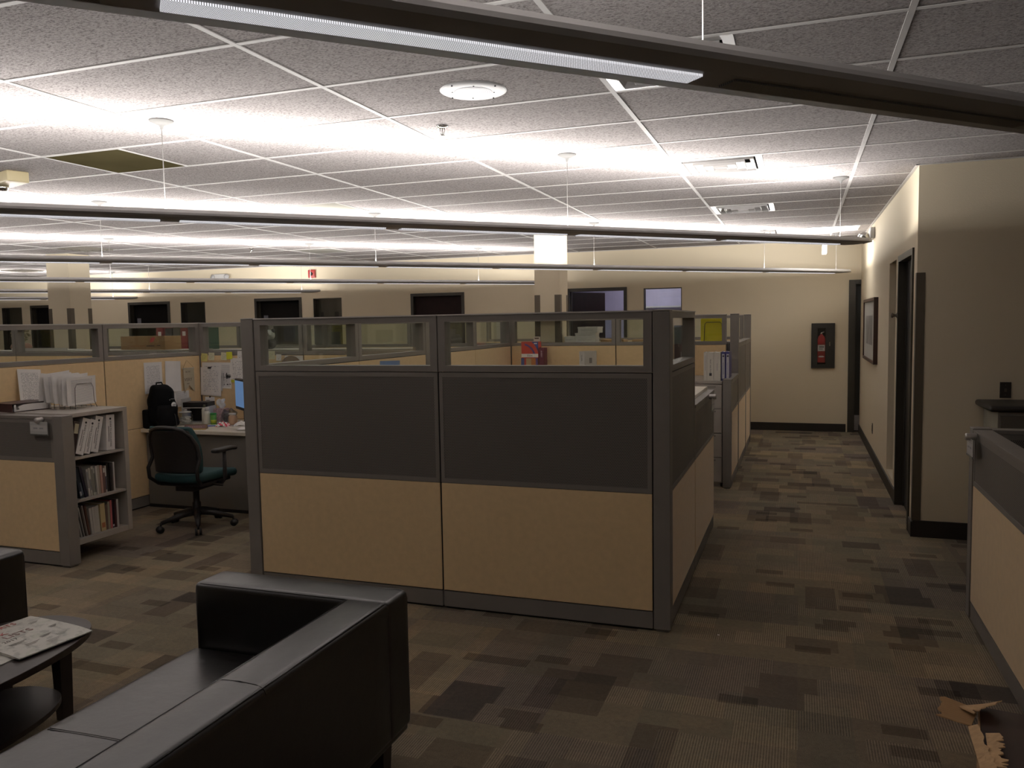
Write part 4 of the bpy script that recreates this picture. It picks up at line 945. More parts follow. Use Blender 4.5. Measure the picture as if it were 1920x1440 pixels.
t = thing('tissue_box', 'flowered tissue box with white tissue pulled up', 'tissue box', (-5.355, 6.51, ZD), 0.2)
MB().box(-0.055, 0.055, -0.055, 0.055, 0, 0.125).build('carton', mat('pink_grey_print', (0.38, 0.26, 0.27), 0.6, var=(60, 0.5)), t, 0.002)
vs = []; fs = []
nn = 10
for j in range(7):
    for i in range(nn):
        a = 2 * PI * i / nn; r_ = (0.012 + 0.030 * math.sin(j / 6 * PI * 0.8)) * (1 + 0.35 * math.sin(3 * a + j)); vs.append((r_ * math.cos(a), r_ * 0.5 * math.sin(a), 0.12 + 0.016 * j + 0.006 * math.sin(2 * a)))
for j in range(6):
    for i in range(nn): fs.append((j * nn + i, j * nn + (i + 1) % nn, (j + 1) * nn + (i + 1) % nn, (j + 1) * nn + i))
fs.append(tuple(range(6 * nn, 7 * nn))); mb = MB(); mb._add(vs, fs); mb.build('tissue', M_paper, t)
t = thing('card_holder', 'small white card clipped on a stand above the bottles', 'card', (-5.50, 6.53, ZD), 0.1)
MB().tube([(0, 0, 0), (0, 0, 0.19)], 0.003, 6).lathe([(0.03, 0), (0.03, 0.006), (0, 0.008)]).build('stand', M_black, t); MB().box(-0.055, 0.05, -0.004, -0.003, 0.17, 0.235).build('card', M_paper, t)
MB().box(-0.045, -0.005, -0.0048, -0.004, 0.198, 0.203).build('card_print', M_ink, t); MB().box(-0.008, 0.008, -0.008, 0.0, 0.228, 0.242).build('clip', M_black, t)
t = thing('plastic_bag', 'crumpled clear plastic bag on the desk behind the red cloth', 'bag', (-5.215, 6.45, ZD))
def crk(p): s_ = math.sin(p.x * 90) * math.cos(p.y * 80 + p.z * 60); return (p.x * (1 + .12 * s_), p.y * (1 + .12 * s_), p.z * (1 + .1 * math.sin(p.x * 70 + p.y * 50)))
MB().rbox(-0.065, 0.065, -0.055, 0.055, 0, 0.125, 0.04, n=8, warp=crk).build('bag_film', glass('bag_film', (0.72, 0.74, 0.76), 0.25), t)
MB().box(-0.045, 0.03, -0.03, 0.02, 0.004, 0.09).build('contents', mat('grey_contents', (0.20, 0.17, 0.17), 0.6, var=(60, 0.4)), t)
bottle(-5.125, 6.36, [(0, 0), (0.030, 0), (0.032, 0.07), (0.020, 0.085), (0, 0.085)], mat('dark_cola', (0.07, 0.025, 0.02), 0.3), 'dark reddish jar behind the candy bag', ([(0.021, 0.085), (0.020, 0.10), (0, 0.10)], M_white_pl), name='dark_jar', cat='jar')
bottle(-5.055, 6.30, [(0, 0), (0.038, 0), (0.042, 0.02), (0.040, 0.075), (0.028, 0.09), (0, 0.09)], mat('peach_jar', (0.36, 0.23, 0.14), 0.5), 'peach coloured round jar near the monitor', ([(0.028, 0.09), (0.030, 0.108), (0, 0.11)], M_white_pl), name='peach_jar', cat='jar')
def crumple(x, y, sx, sy, h_, ms, label, name, seed, cat):
    rnd = random.Random(seed); t = thing(name, label, cat, (x, y, ZD + 0.001), 0.3 * seed)
    n = 10; vs = []; fs = []
    for j in range(n + 1):
        for i in range(n + 1):
            u, v = i / n * 2 - 1, j / n * 2 - 1; e = max(0, 1 - (abs(u) ** 2.2 + abs(v) ** 2.2) * 0.75)
            vs.append((u * sx * (1 + .12 * rnd.random()), v * sy * (1 + .12 * rnd.random()), h_ * e * (0.45 + 0.8 * rnd.random())))
    for j in range(n):
        for i in range(n): a = j * (n + 1) + i; fs.append((a, a + 1, a + n + 2, a + n + 1))
    mb = MB()
    mb._add(vs, fs)
    if len(ms) > 1:
        for k_ in range(len(fs)): mb.mi[k_] = 1 if ((k_ % n + k_ // n) // 2) % 2 else 0
    mb.build('crumpled_film', ms, t)
crumple(-5.055, 6.16, 0.062, 0.045, 0.042, [mat('red_print', (0.45, 0.03, 0.06), 0.5), M_paper], 'red and white crumpled candy bag on the desk', 'candy_bag', 1, 'bag')
crumple(-4.93, 6.25, 0.055, 0.040, 0.04, [M_paper], 'crumpled white napkin near the edge of the front cubicle post', 'napkin', 2, 'napkin')
crumple(-5.165, 6.28, 0.05, 0.035, 0.03, [mat('grey_purple', (0.13, 0.11, 0.12), 0.5)], 'small grey pouch beside the candy bag', 'pouch', 3, 'pouch')
paper(-4.70, 5.90, ZD + 0.012, 20, 0.15, 0.11, M_paper, 'loose white paper lying at the right end of the visible desk', lean=1.50, curl=0.0, name='loose_paper')
t = thing('name_plate', 'brown wooden name plate lying at the desk front', 'name plate', (-5.19, 5.955, ZD), math.radians(14))
mb = MB(); mb.prism([(-0.022, 0), (0.022, 0), (0.006, 0.040), (-0.002, 0.040)], -0.105, 0.105, 'yz'); mb.build('plate_block', mat('walnut', (0.13, 0.075, 0.04), 0.5, var=(20, .2)), t)
pl = MB().box(-0.095, 0.095, 0, 0.001, 0, 0.026).build('plate_face', mat('plum_plate', (0.16, 0.09, 0.10), 0.4), t); pl.location = (0, -0.020, 0.007); pl.rotation_euler = (-0.36, 0, 0)
for i in range(7): MB().box(-0.07 + i * 0.02, -0.057 + i * 0.02, -0.0006, 0, 0.008, 0.018).build('smudged_letter', mat('plate_letter', (0.26, 0.17, 0.19), 0.4), pl)
t = thing('pencil', 'yellow pencil lying in front of the name plate', 'pencil', (-5.14, 5.90, ZD + 0.004), math.radians(12)); MB().tube([(-0.09, 0, 0), (0.085, 0, 0)], 0.0035, 6).build('barrel', mat('pencil_yellow', (0.50, 0.36, 0.06), 0.5), t); MB().tube([(0.085, 0, 0), (0.098, 0, 0)], [0.0035, 0.0005], 6).build('tip', M_card_in, t)
t = thing('blue_pen', 'blue pen lying beside the green tub', 'pen', (-5.185, 6.12, ZD + 0.005), math.radians(25)); MB().tube([(-0.065, 0, 0), (0.06, 0, 0)], 0.0045, 8).build('barrel', mat('pen_blue', (0.03, 0.05, 0.35), 0.4), t); MB().tube([(0.06, 0, 0), (0.072, 0, 0)], [0.004, 0.001], 8).build('tip', M_chrome, t)
# monitor with blue screen, facing the chair
t = thing('computer_monitor', 'black computer monitor with a blue screen at the post edge', 'monitor', (-5.015, 6.42, ZD), math.radians(-38))
MB().rbox(-0.25, 0.25, -0.02, 0.03, 0.12, 0.42, 0.008, n=2).build('screen_housing', M_black, t)
MB().box(-0.235, 0.235, -0.0215, -0.0195, 0.150, 0.400).build('screen', M_screen, t)
MB().box(-0.03, 0.03, 0.0, 0.03, 0.01, 0.14).build('neck', M_black, t)
MB().lathe([(0.11, 0), (0.11, 0.008), (0.03, 0.014), (0, 0.014)], (0, 0.02, 0), 24).build('foot', M_black, t)

# ------------------------------------------------------------------ task chair
t = thing('office_chair', 'dark teal office chair on casters pulled to the desk', 'office chair', (-4.720, 5.38, 0), math.radians(4))
def seatw(p): return (p.x * (1 - 0.10 * (p.y < 0) * (-p.y / 0.24)), p.y, p.z - 0.018 * max(0, p.y - 0.12) / 0.12 + 0.012 * (p.x / 0.24) ** 2)
MB().rbox(-0.245, 0.245, -0.235, 0.245, 0.405, 0.475, 0.034, (0, 0, 0.008), 8, seatw).build('seat', M_chair_f, t)
MB().rbox(-0.21, 0.21, -0.19, 0.19, 0.375, 0.408, 0.015, n=4).build('seat_pan', M_chair_p, t)
def backw(p):
    k = (p.z - 0.69) / 0.19; w_ = 1 - 0.16 * max(0, k) ** 2 - 0.05 * max(0, -k) ** 2
    return (p.x * w_, p.y - 0.10 * 0 + 0.9 * p.x * p.x - 0.045 * k - 0.03 * k * k, p.z)
MB().rbox(-0.222, 0.222, -0.275, -0.225, 0.49, 0.878, 0.024, (0, 0, 0), 10, backw).build('backrest', M_chair_f, t)
MB().rbox(-0.205, 0.205, -0.290, -0.270, 0.50, 0.85, 0.010, n=8, warp=backw).build('backrest_shell', M_chair_p, t)
pts = []
for i in range(25):
    a = PI * (0.5 + (i / 24 - 0.5) * 1.55); x = 0.215 * math.cos(a) / 1.0; z = 0.66 + 0.205 * math.sin(a)
    pts.append(backw(Vector((x, -0.285, z))))
L0 = [(-0.17, -0.08, 0.385), (-0.20, -0.20, 0.40), (-0.225, -0.27, 0.46), (-0.228, -0.275, 0.54)]
R0 = [(0.228, -0.275, 0.54), (0.225, -0.27, 0.46), (0.20, -0.20, 0.40), (0.17, -0.08, 0.385)]
mid = [Vector(backw(Vector((x, -0.283, z)))) for x, z in ((-0.222, 0.62), (-0.218, 0.72), (-0.20, 0.80), (-0.16, 0.85), (-0.09, 0.872), (0, 0.878), (0.09, 0.872), (0.16, 0.85), (0.20, 0.80), (0.218, 0.72), (0.222, 0.62))]
MB().tube([Vector(p) for p in L0] + mid + [Vector(p) for p in R0], 0.015, 10).build('back_frame', M_chair_p, t)
for s_ in (-1, 1):
    ar = MB().rbox(s_ * 0.285 - 0.038, s_ * 0.285 + 0.038, -0.13, 0.14, 0.645, 0.678, 0.016, n=4, warp=lambda p: (p.x, p.y, p.z - 0.25 * max(0, p.y - 0.08) ** 1.2)).build('armrest', M_chair_p, t)
    MB().tube([(s_ * 0.17, 0.0, 0.385), (s_ * 0.25, 0.01, 0.38), (s_ * 0.278, 0.01, 0.42), (s_ * 0.287, 0.0, 0.65)], [0.014, 0.014, 0.016, 0.016], 10).build('armrest_support', M_chair_p, ar)
MB().box(-0.09, 0.09, -0.14, 0.12, 0.325, 0.376).build('tilt_mechanism', M_black, t, 0.01)
MB().tube([(0.09, 0.05, 0.35), (0.22, 0.06, 0.345)], 0.006, 8).build('lever', M_black, t)
MB().lathe([(0.0, 0.10), (0.034, 0.10), (0.034, 0.21), (0.026, 0.215), (0.026, 0.325), (0, 0.325)], n=20).build('gas_column', M_black, t)
for i in range(5):
    a = 2 * PI * i / 5 + 0.35; c_, s_ = math.cos(a), math.sin(a)
    lg = MB().tube([(0.02 * c_, 0.02 * s_, 0.135), (0.12 * c_, 0.12 * s_, 0.120), (0.29 * c_, 0.29 * s_, 0.078)], [0.034, 0.026, 0.016], 8).build('base_leg', M_chair_p, t)
    cs = MB().tube([(0.292 * c_, 0.292 * s_, 0.085), (0.292 * c_, 0.292 * s_, 0.045)], 0.008, 8)
    for o_ in (-0.016, 0.016):
        px, py = 0.300 * c_ - s_ * o_, 0.300 * s_ + c_ * o_
        cs.tube([(px - s_ * -0.009, py + c_ * -0.009, 0.028), (px - s_ * 0.009, py + c_ * 0.009, 0.028)], 0.0278, 16)
    cs.build('caster', M_black, lg)

# ------------------------------------------------------------------ black leather seating
def leather_seat(name, label, x0, x1, y0, y1, back, n_seat, ztop, arms):
    """back: 'x+' or 'x-' side that carries the back; runs along y"""
    t = thing(name, label, {'sofa': 'sofa', 'armchair': 'armchair'}[name], ((x0 + x1) / 2, (y0 + y1) / 2, 0), 0); O = ((x0 + x1) / 2, (y0 + y1) / 2, 0)
    T = 0.172; zb = 0.135; r = 0.022
    bx0, bx1 = (x1 - T, x1) if back == 'x+' else (x0, x0 + T)
    ys = [y0 + (y1 - y0 - 0) * 0, y1]
    inner0, inner1 = y0 + T, y1 - T
    W = (inner1 - inner0) / n_seat
    # back panels, one per seat
    a, b_ = inner0 - 0.024, inner1 + 0.024
    MB(org=O).rbox(bx0, bx1 - (0.0006 if back == 'x+' else 0), a, b_, zb + 0.02, ztop - 0.0005, r, (0.0, 0, 0.006), 14).build('back', M_leather, t)
    sx0, sx1 = (x0 - 0.004, x1 - T + 0.002) if back == 'x+' else (x0 + T - 0.002, x1 + 0.004)
    sc = MB(org=O).rbox(sx0, sx1, inner0 + 0.001, inner1 - 0.001, 0.275, 0.425, 0.035, (0, 0, 0.010), 14).build('seat_cushion', M_leather, t)
    for i in range(1, n_seat):
        yy = inner0 + i * W
        for dy in (-0.004, 0.004): MB(org=O).tube([(sx0 + 0.001, yy + dy, 0.36), (sx0 + 0.006, yy + dy, 0.405), (sx0 + 0.04, yy + dy, 0.4285), (sx0 + 0.2, yy + dy, 0.4335), ((sx0 + sx1) / 2, yy + dy, 0.4355), (sx1 - 0.2, yy + dy, 0.4335), (sx1 - 0.01, yy + dy, 0.4265)], 0.0016, 6).build('seat_seam', M_pipe, sc)
    for (a, b_) in ((y0, inner0), (inner1, y1)):
        am = MB(org=O).rbox(x0, x1, a, b_, zb + 0.02, ztop, r, (0, 0, 0.008), 8).build('armrest', M_leather, t)
        e = 0.010
        for yy in (a + e, b_ - e):
            MB(org=O).tube([(x0 + 0.006, yy, zb + 0.06), (x0 + 0.006, yy, ztop - 0.03), (x0 + 0.014, yy, ztop - 0.012), (x0 + 0.03, yy, ztop - 0.004), (x1 - 0.03, yy, ztop - 0.004), (x1 - 0.010, yy, ztop - 0.012), (x1 - 0.005, yy, ztop - 0.03), (x1 - 0.005, yy, zb + 0.06)], 0.0032, 6).build('piping', M_pipe, am)
    for xx in ((bx0 + 0.010), (bx1 - 0.010)):
        MB(org=O).tube([(xx, inner0, ztop - 0.003), (xx, inner1, ztop - 0.003)], 0.0032, 6).build('back_piping', M_pipe, t)
    for i in range(1, n_seat):
        yy = inner0 + i * W
        MB(org=O).tube([(bx0 + 0.0, yy, ztop - 0.02), (bx0 + 0.008, yy, ztop - 0.003), (bx0 + 0.03, yy, ztop + 0.0025), ((bx0 + bx1) / 2, yy, ztop + 0.0058), (bx1 - 0.03, yy, ztop + 0.0025), (bx1 - 0.008, yy, ztop - 0.003), (bx1, yy, ztop - 0.02)], 0.0024, 6).build('back_seam', M_pipe, t)
    MB(org=O).rbox(x0 + 0.01, x1 - 0.01, y0 + 0.01, y1 - 0.01, zb, zb + 0.15, 0.012, n=3).build('base_frame', M_leather, t)
    for lx in (x0 + 0.09, x1 - 0.09):
        for ly in (y0 + 0.09, y1 - 0.09): MB(org=O).hexa([(lx - .028, ly - .028, 0), (lx - .034, ly - .034, zb), (lx - .028, ly + .028, 0), (lx - .034, ly + .034, zb), (lx + .028, ly - .028, 0), (lx + .034, ly - .034, zb), (lx + .028, ly + .028, 0), (lx + .034, ly + .034, zb)]).build('leg', M_wood_dark, t)
    return t
leather_seat('sofa', 'black leather sofa with piped square arms in the foreground', -2.205, -1.365, 0.93, 2.645, 'x+', 2, 0.67, True)
leather_seat('armchair', 'black leather armchair corner at the left picture edge', -4.12, -3.285, 1.80, 2.645, 'x-', 1, 0.67, True)

# ------------------------------------------------------------------ oval coffee table
t = thing('coffee_table', 'dark oval coffee table with a lower shelf at lower left', 'coffee table', (-2.945, 1.75, 0))
def oval(sc, n=64, e=2.6):
    out = []
    for i in range(n):
        a = 2 * PI * i / n; c_, s_ = math.cos(a), math.sin(a)
        out.append((0.322 * sc * math.copysign(abs(c_) ** (2 / e), c_), 0.825 * sc * math.copysign(abs(s_) ** (2 / e), s_)))
    return out
mb = MB(); mb.prism(oval(1.0), 0.392, 0.420); mb.build('table_top', M_wood_dark, t, 0.003)
mb = MB(); mb.prism(oval(0.82), 0.150, 0.170); mb.build('lower_shelf', M_wood_dark, t, 0.002)
for (lx, ly) in ((0.0, 0.755), (0.0, -0.755), (0.262, 0.0), (-0.262, 0.0)):
    MB().hexa([(lx - .019, ly - .025, 0), (lx - .028, ly - .032, 0.391), (lx - .019, ly + .025, 0), (lx - .028, ly + .032, 0.391), (lx + .019, ly - .025, 0), (lx + .028, ly - .032, 0.391), (lx + .019, ly + .025, 0), (lx + .028, ly + .032, 0.391)]).build('leg', M_wood_dark, t)
def magazine(x, y, z, ang, wd, hh, th, label, top=False):
    t = thing('magazine', label, 'magazine', (x, y, z), math.radians(ang))
    m_, g, b = newmat('magazine_cover_' + ('top' if top else 'low'), 0.45)
    ov = g.tc.outputs['Object']; f = g.noise(ov, 28, 3, 0.6); f2 = g.noise(ov, 9, 2)
    c_ = g.ramp(f, [(0.36, (0.42, 0.42, 0.38)), (0.5, (0.60, 0.585, 0.53)), (1.0, (0.62, 0.60, 0.54))])
    g.nt.links.new(g.mix(g.math('MULTIPLY', g.math('GREATER_THAN', f2, 0.58), 0.25), c_, (0.40, 0.46, 0.33)), b.inputs['Base Color'])
    n = 12; vs = []; fs = []
    for s_ in (0, 1):
        for i in range(n + 1):
            for j in (0, 1): vs.append((i / n * wd, j * hh, (s_ * th) * (1 - 0.5 * max(0, i / n - 0.8) / 0.2) + (0.004 * math.sin(i / n * PI) if s_ else 0)))
    for i in range(n): a = i * 2; q_ = (n + 1) * 2; fs += [(a, a + 1, a + 3, a + 2), (q_ + a, q_ + a + 2, q_ + a + 3, q_ + a + 1), (a, a + 2, q_ + a + 2, q_ + a), (a + 1, q_ + a + 1, q_ + a + 3, a + 3)]
    fs += [(0, (n + 1) * 2, (n + 1) * 2 + 1, 1), (2 * n, 2 * n + 1, (n + 1) * 4 - 1, (n + 1) * 4 - 2)]
    mb = MB(); mb._add(vs, fs); mb.build('pages', m_, t); return t
magazine(-3.05, 1.86, 0.4205, 2, 0.285, 0.47, 0.006, 'lower pale magazine under the one with red lettering')
t = magazine(-3.122, 2.187, 0.4275, -6, 0.39, 0.305, 0.009, 'top pale magazine with red and grey lettering on the table', True)
M_redink = mat('red_lettering', (0.42, 0.09, 0.08), 0.6); M_gink = mat('grey_lettering', (0.16, 0.15, 0.13), 0.6)
M_brn = mat('brown_red_lettering', (0.24, 0.13, 0.11), 0.6)
for s_, sz, px, m_, e_ in (('REPORTS', 0.042, 0.040, M_redink, 0.215), ('BOOK', 0.044, 0.115, M_redink, 0.13), ('OF LISTS', 0.052, 0.165, M_brn, 0.205), ('2017', 0.030, 0.205, M_gink, 0.115)):
    text(s_, sz, m_, t, (px + 0.012, e_, 0.0137), (0, 0, PI / 2), 'printed_title', align='RIGHT')
for (px, py, w_) in ((0.25, 0.05, 0.07), (0.27, 0.16, 0.05), (0.30, 0.08, 0.06), (0.31, 0.20, 0.05), (0.09, 0.235, 0.04), (0.20, 0.245, 0.035), (0.34, 0.14, 0.06)):
    mb = MB()
    for q_ in range(3): mb.box(px + 0.008 * q_, px + 0.008 * q_ + 0.003, py, py + w_ * (1 - 0.2 * q_), 0.0137, 0.0139)
    mb.build('small_print', M_gink, t)

# ------------------------------------------------------------------ corridor wall things
t = thing('picture_frame', 'large dark framed picture on the corridor wall', 'picture', (XR, 10.55, 1.49))
MB().box(-0.045, 0, -0.80, 0.80, -0.37, -0.335).box(-0.045, 0, -0.80, 0.80, 0.335, 0.37).box(-0.045, 0, -0.80, -0.765, -0.335, 0.335).box(-0.045, 0, 0.765, 0.80, -0.335, 0.335).build('frame', mat('dark_red_wood', (0.035, 0.012, 0.008), 0.4), t)
MB().box(-0.030, -0.002, -0.765, 0.765, -0.335, 0.335).build('mat_board', mat('mat_board', (0.33, 0.32, 0.29), 0.7), t)
MB().box(-0.031, -0.030, -0.45, 0.45, -0.17, 0.17).build('print', mat('grey_print', (0.14, 0.13, 0.12), 0.6, var=(5, 0.5)), t)
t = thing('fire_extinguisher_cabinet', 'dark recessed cabinet holding a red fire extinguisher on the back wall', 'fire cabinet', (0.305, YB, 1.243))
mb = MB(); a_, b_ = 0.158, 0.322
mb.box(-a_, -0.075, -0.035, 0, -b_, b_).box(0.035, a_, -0.035, 0, -b_, b_).box(-0.075, 0.035, -0.035, 0, -b_, -0.27).box(-0.075, 0.035, -0.035, 0, 0.25, b_)
mb.build('door_frame', mat('cabinet_dark', (0.020, 0.018, 0.014), 0.4), t)
MB().box(-0.075, 0.035, -0.004, -0.001, -0.27, 0.25).build('back_plate', M_gap, t)
MB().box(-0.075, 0.035, -0.033, -0.031, -0.27, 0.25).build('glass_pane', M_clear, t)
MB().box(0.083, 0.095, -0.048, -0.035, -0.005, 0.055).build('latch_handle', M_chrome, t)
t = thing('fire_extinguisher', 'red fire extinguisher behind the cabinet glass', 'fire extinguisher', (0.283, YB - 0.02, 1.0))
MB().lathe([(0.0, 0.0), (0.048, 0.0), (0.053, 0.01), (0.053, 0.33), (0.040, 0.375), (0.018, 0.395), (0.016, 0.41), (0, 0.41)], n=24).build('cylinder', M_red, t).scale = (1, 0.16, 1)
MB().box(-0.048, 0.048, -0.0108, -0.0098, 0.165, 0.255).build('white_label', mat('label_white', (0.55, 0.53, 0.52), 0.5), t)
MB().box(-0.035, 0.02, -0.0112, -0.0108, 0.19, 0.20).box(-0.03, 0.035, -0.0112, -0.0108, 0.215, 0.235).build('label_print', mat('label_grey', (0.15, 0.14, 0.14), 0.5), t)
MB().prism([(-0.045, 0.085), (-0.02, 0.075), (0.02, 0.075), (0.045, 0.085), (0.02, 0.098), (-0.02, 0.098)], -0.0112, -0.0100, 'xz').build('white_band', MATS['label_white'], t)
MB().tube([(-0.02, 0, 0.41), (0, 0, 0.43), (0.04, 0, 0.44)], 0.007, 8).lathe([(0.012, 0.41), (0.012, 0.43), (0, 0.43)], n=10).build('valve_handle', M_chrome, t)
t = thing('wall_outlet', 'dark wall outlet low on the corridor wall', 'outlet', (XR, 10.24, 0.35)); MB().box(-0.006, 0, -0.035, 0.035, -0.06, 0.06).build('cover_plate', M_guard, t, 0.002); MB().box(-0.008, -0.006, -0.015, 0.015, -0.035, 0.035).build('sockets', M_gap, t)
t = thing('light_switch', 'dark brown light switch on the shaded wall', 'light switch', (1.385, YW, 1.108)); MB().box(-0.036, 0.036, -0.006, 0, -0.057, 0.057).build('cover_plate', mat('switch_brown', (0.022, 0.016, 0.012), 0.4), t, 0.002)
MB().box(-0.006, 0.006, -0.016, -0.006, -0.012, 0.010).build('toggle', M_guard, t)
for z in (-0.035, 0.035): MB().lathe([(0, -0.0075), (0.003, -0.007), (0.003, -0.006)], (0, 0, z), 8, 'y').build('screw', M_chrome, t)
t = thing('door_stop', 'small metal knob beside the corridor sidelight', 'door stop', (XR, 7.895, 1.655)); MB().lathe([(0, -0.05), (0.018, -0.048), (0.022, -0.035), (0.012, -0.025), (0.012, -0.008), (0.024, -0.004), (0.024, 0.0), (0, 0)], n=16, axis='x').build('knob', M_guard, t)

# ------------------------------------------------------------------ filing cabinets at Y=8.1..8.9 and what stands on them
def lateral_file(x0, x1, label):
    t = thing('filing_cabinet', label, 'filing cabinet', ((x0 + x1) / 2, 8.5, 0), 0, 'grey lateral filing cabinets in front of the rear row'); W = (x1 - x0) / 2
    MB().box(-W, W, -0.385, 0.44, 0.04, 1.02).box(-W + .02, W - .02, -0.36, 0.42, 0, 0.04).build('body', M_lite_metal, t)
    MB().box(-W - 0.002, W + 0.002, -0.405, 0.445, 1.0205, 1.045).build('top', M_lite_metal, t, 0.003)
    for i in range(4):
        z0 = 0.055 + i * 0.241; d = MB().box(-W + 0.004, W - 0.004, -0.402, -0.3855, z0, z0 + 0.235).build('drawer', M_lite_metal, t, 0.003)
        MB().box(-W + 0.06, W - 0.06, -0.408, -0.402, z0 + 0.205, z0 + 0.220).build('drawer_pull', M_metal_frame, d)
    return t
lateral_file(-1.55, -0.715, 'grey four-drawer filing cabinet by the corridor'); lateral_file(-2.395, -1.556, 'grey filing cabinet under the single white binder'); lateral_file(-3.185, -2.401, 'grey filing cabinet under the red and blue boxes')
ZF = 1.0455
def stand_binder(x, y, wd, hh, dp, col, label, ang=0.0, lines=(), z=ZF, group=None):
    t = thing('ring_binder', label, 'binder', (x, y, z), math.radians(ang), group); m = mat('cover_%d_%d_%d' % tuple(int(c * 999) for c in col), col, 0.45)
    MB().box(0, wd, -0.0005, 0.002, 0, hh).box(0, 0.0025, 0.002, dp, 0, hh).box(wd - 0.0025, wd, 0.002, dp, 0, hh).build('cover', m, t)
    MB().box(0.003, wd - 0.003, 0.004, dp - 0.004, 0.003, hh - 0.006).build('pages', M_paper, t)
    return t
CW = (0.585, 0.56, 0.50)
g_ = 'white and blue binders beside the corridor'
for i, (x, wd, lb) in enumerate(((-0.898, 0.030, 'slim white binder, leftmost of the group beside the corridor post'), (-0.866, 0.062, 'white binder with a spine title and barcode beside the corridor post'), (-0.802, 0.066, 'widest white binder, directly left of the two blue binders'))):
    t = stand_binder(x, 8.16, wd, 0.280, 0.26, CW, lb, 0, group=g_)
    if i == 1: text('TRUST AND FUND', 0.017, M_ink, t, (wd * 0.5 - 0.003, -0.001, 0.215), (PI / 2, PI / 2, 0), 'spine_title')
    else: MB().box(wd * 0.5 - 0.002, wd * 0.5 + 0.002, -0.0012, -0.0006, 0.10, (0.25, 0, 0.17)[i]).build('smudged_print', mat('pale_print', (0.28, 0.28, 0.34), 0.5), t)
    if i == 1: MB().box(0.022, 0.046, -0.0012, -0.0006, 0.048, 0.075).build('barcode_patch', M_ink, t)
for i, x in enumerate((-0.730, -0.684 - 0.004)):
    t = stand_binder(x, 8.18, 0.040 - i * 0.002 - 0.004, 0.283, 0.26, (0.07, 0.07, 0.24), ('left', 'right')[i] + ' one of the two blue binders with pale spine inserts', 0, group=g_)
    MB().box(0.006, 0.031, -0.0012, -0.0006, 0.02, 0.262).build('spine_insert', mat('pale_insert', (0.50, 0.50, 0.52), 0.5), t)
    MB().box(0.010, 0.027, -0.0018, -0.0012, 0.235, 0.248).build('insert_mark', M_ink, t); MB().box(0.016, 0.021, -0.0018, -0.0012, 0.06, 0.18).build('insert_print', mat('pale_print', (0.28, 0.28, 0.34), 0.5), t)
# single white binder seen through the right pane
t = stand_binder(-2.305, 8.70, 0.070, 0.275, 0.23, (0.60, 0.59, 0.57), 'single white binder seen through the right front pane', -22)
text('GUIDE', 0.022, M_ink, t, (0.028, -0.001, 0.235), (PI / 2, PI / 2, 0), 'spine_title')
MB().box(0.0702, 0.0708, 0.09, 0.14, 0.14, 0.20).build('side_label', mat('side_print', (0.2, 0.2, 0.2), 0.6), t)
# colourful boxes
M_cr = mat('carton_red', (0.50, 0.055, 0.035), 0.5); M_cb = mat('carton_blue', (0.05, 0.09, 0.28), 0.5); M_co = mat('carton_orange', (0.42, 0.15, 0.04), 0.5); M_cc = mat('carton_cream', (0.50, 0.38, 0.22), 0.6); M_cp = mat('carton_purple', (0.10, 0.06, 0.22), 0.5)
t = thing('printed_carton', 'lower orange and blue carton under the red one', 'box', (-2.90, 8.80, ZF))
MB().box(-0.10, 0.10, -0.06, 0.06, 0, 0.200).build('carton', M_co, t)
MB().box(-0.10, -0.062, -0.0608, -0.06, 0, 0.20).build('blue_band', M_cb, t); MB().box(-0.040, 0.022, -0.0608, -0.06, 0, 0.198).build('cream_band', M_cc, t); MB().box(-0.062, -0.040, -0.0608, -0.06, 0, 0.198).build('red_band', M_cr, t); MB().box(0.075, 0.10, -0.0608, -0.06, 0, 0.2).build('purple_band', M_cp, t)
t = thing('printed_carton', 'upper red and blue carton with a white label strip', 'box', (-2.895, 8.80, ZF + 0.2005), 0.02)
MB().box(-0.10, 0.10, -0.06, 0.06, 0, 0.185).build('carton', M_cr, t)
def arc_poly(cx, cz, r0, r1, x0, x1):
    pts = []
    for i in range(13): x = x0 + (x1 - x0) * i / 12; v = r1 * r1 - (x - cx) ** 2; pts.append((x, min(0.184, cz + math.sqrt(max(0, v)))))
    for i in range(12, -1, -1): x = x0 + (x1 - x0) * i / 12; v = r0 * r0 - (x - cx) ** 2; pts.append((x, min(0.1835, cz + math.sqrt(max(0, v)))))
    return pts
MB().prism(arc_poly(-0.10, 0.0, 0.150, 0.170, -0.06, 0.066), -0.0610, -0.0600, 'xz').build('blue_arc', M_cp, t)
MB().prism([(0.02, 0.184), (0.0995, 0.184), (0.0995, 0.06), (0.085, 0.10), (0.06, 0.145)], -0.0606, -0.0600, 'xz').build('blue_corner', M_cb, t)
lb_ = MB().box(-0.0995, 0.0995, -0.0618, -0.0600, 0.008, 0.048).build('white_strip', M_paper, t)
text('Elim', 0.036, mat('green_grey_ink', (0.08, 0.10, 0.06), 0.6), t, (-0.03, -0.0622, 0.016), RX, 'brand_word')
MB().box(0.05, 0.085, -0.0614, -0.0606, 0.158, 0.170).build('white_tick', M_paper, t)
t = thing('small_packet', 'small cream packet standing on the red carton', 'packet', (-2.825, 8.80, ZF + 0.386)); MB().box(-0.035, 0.035, -0.02, 0.02, 0, 0.055).build('packet_body', M_cream, t, 0.002); MB().box(-0.022, 0.028, -0.0208, -0.02, 0.028, 0.044).build('packet_print', M_guard, t)
t = thing('printed_carton', 'narrow dark red carton right of the orange one', 'box', (-2.755, 8.80, ZF)); MB().box(-0.030, 0.030, -0.06, 0.06, 0, 0.315).build('carton', mat('carton_wine', (0.13, 0.018, 0.04), 0.5), t)
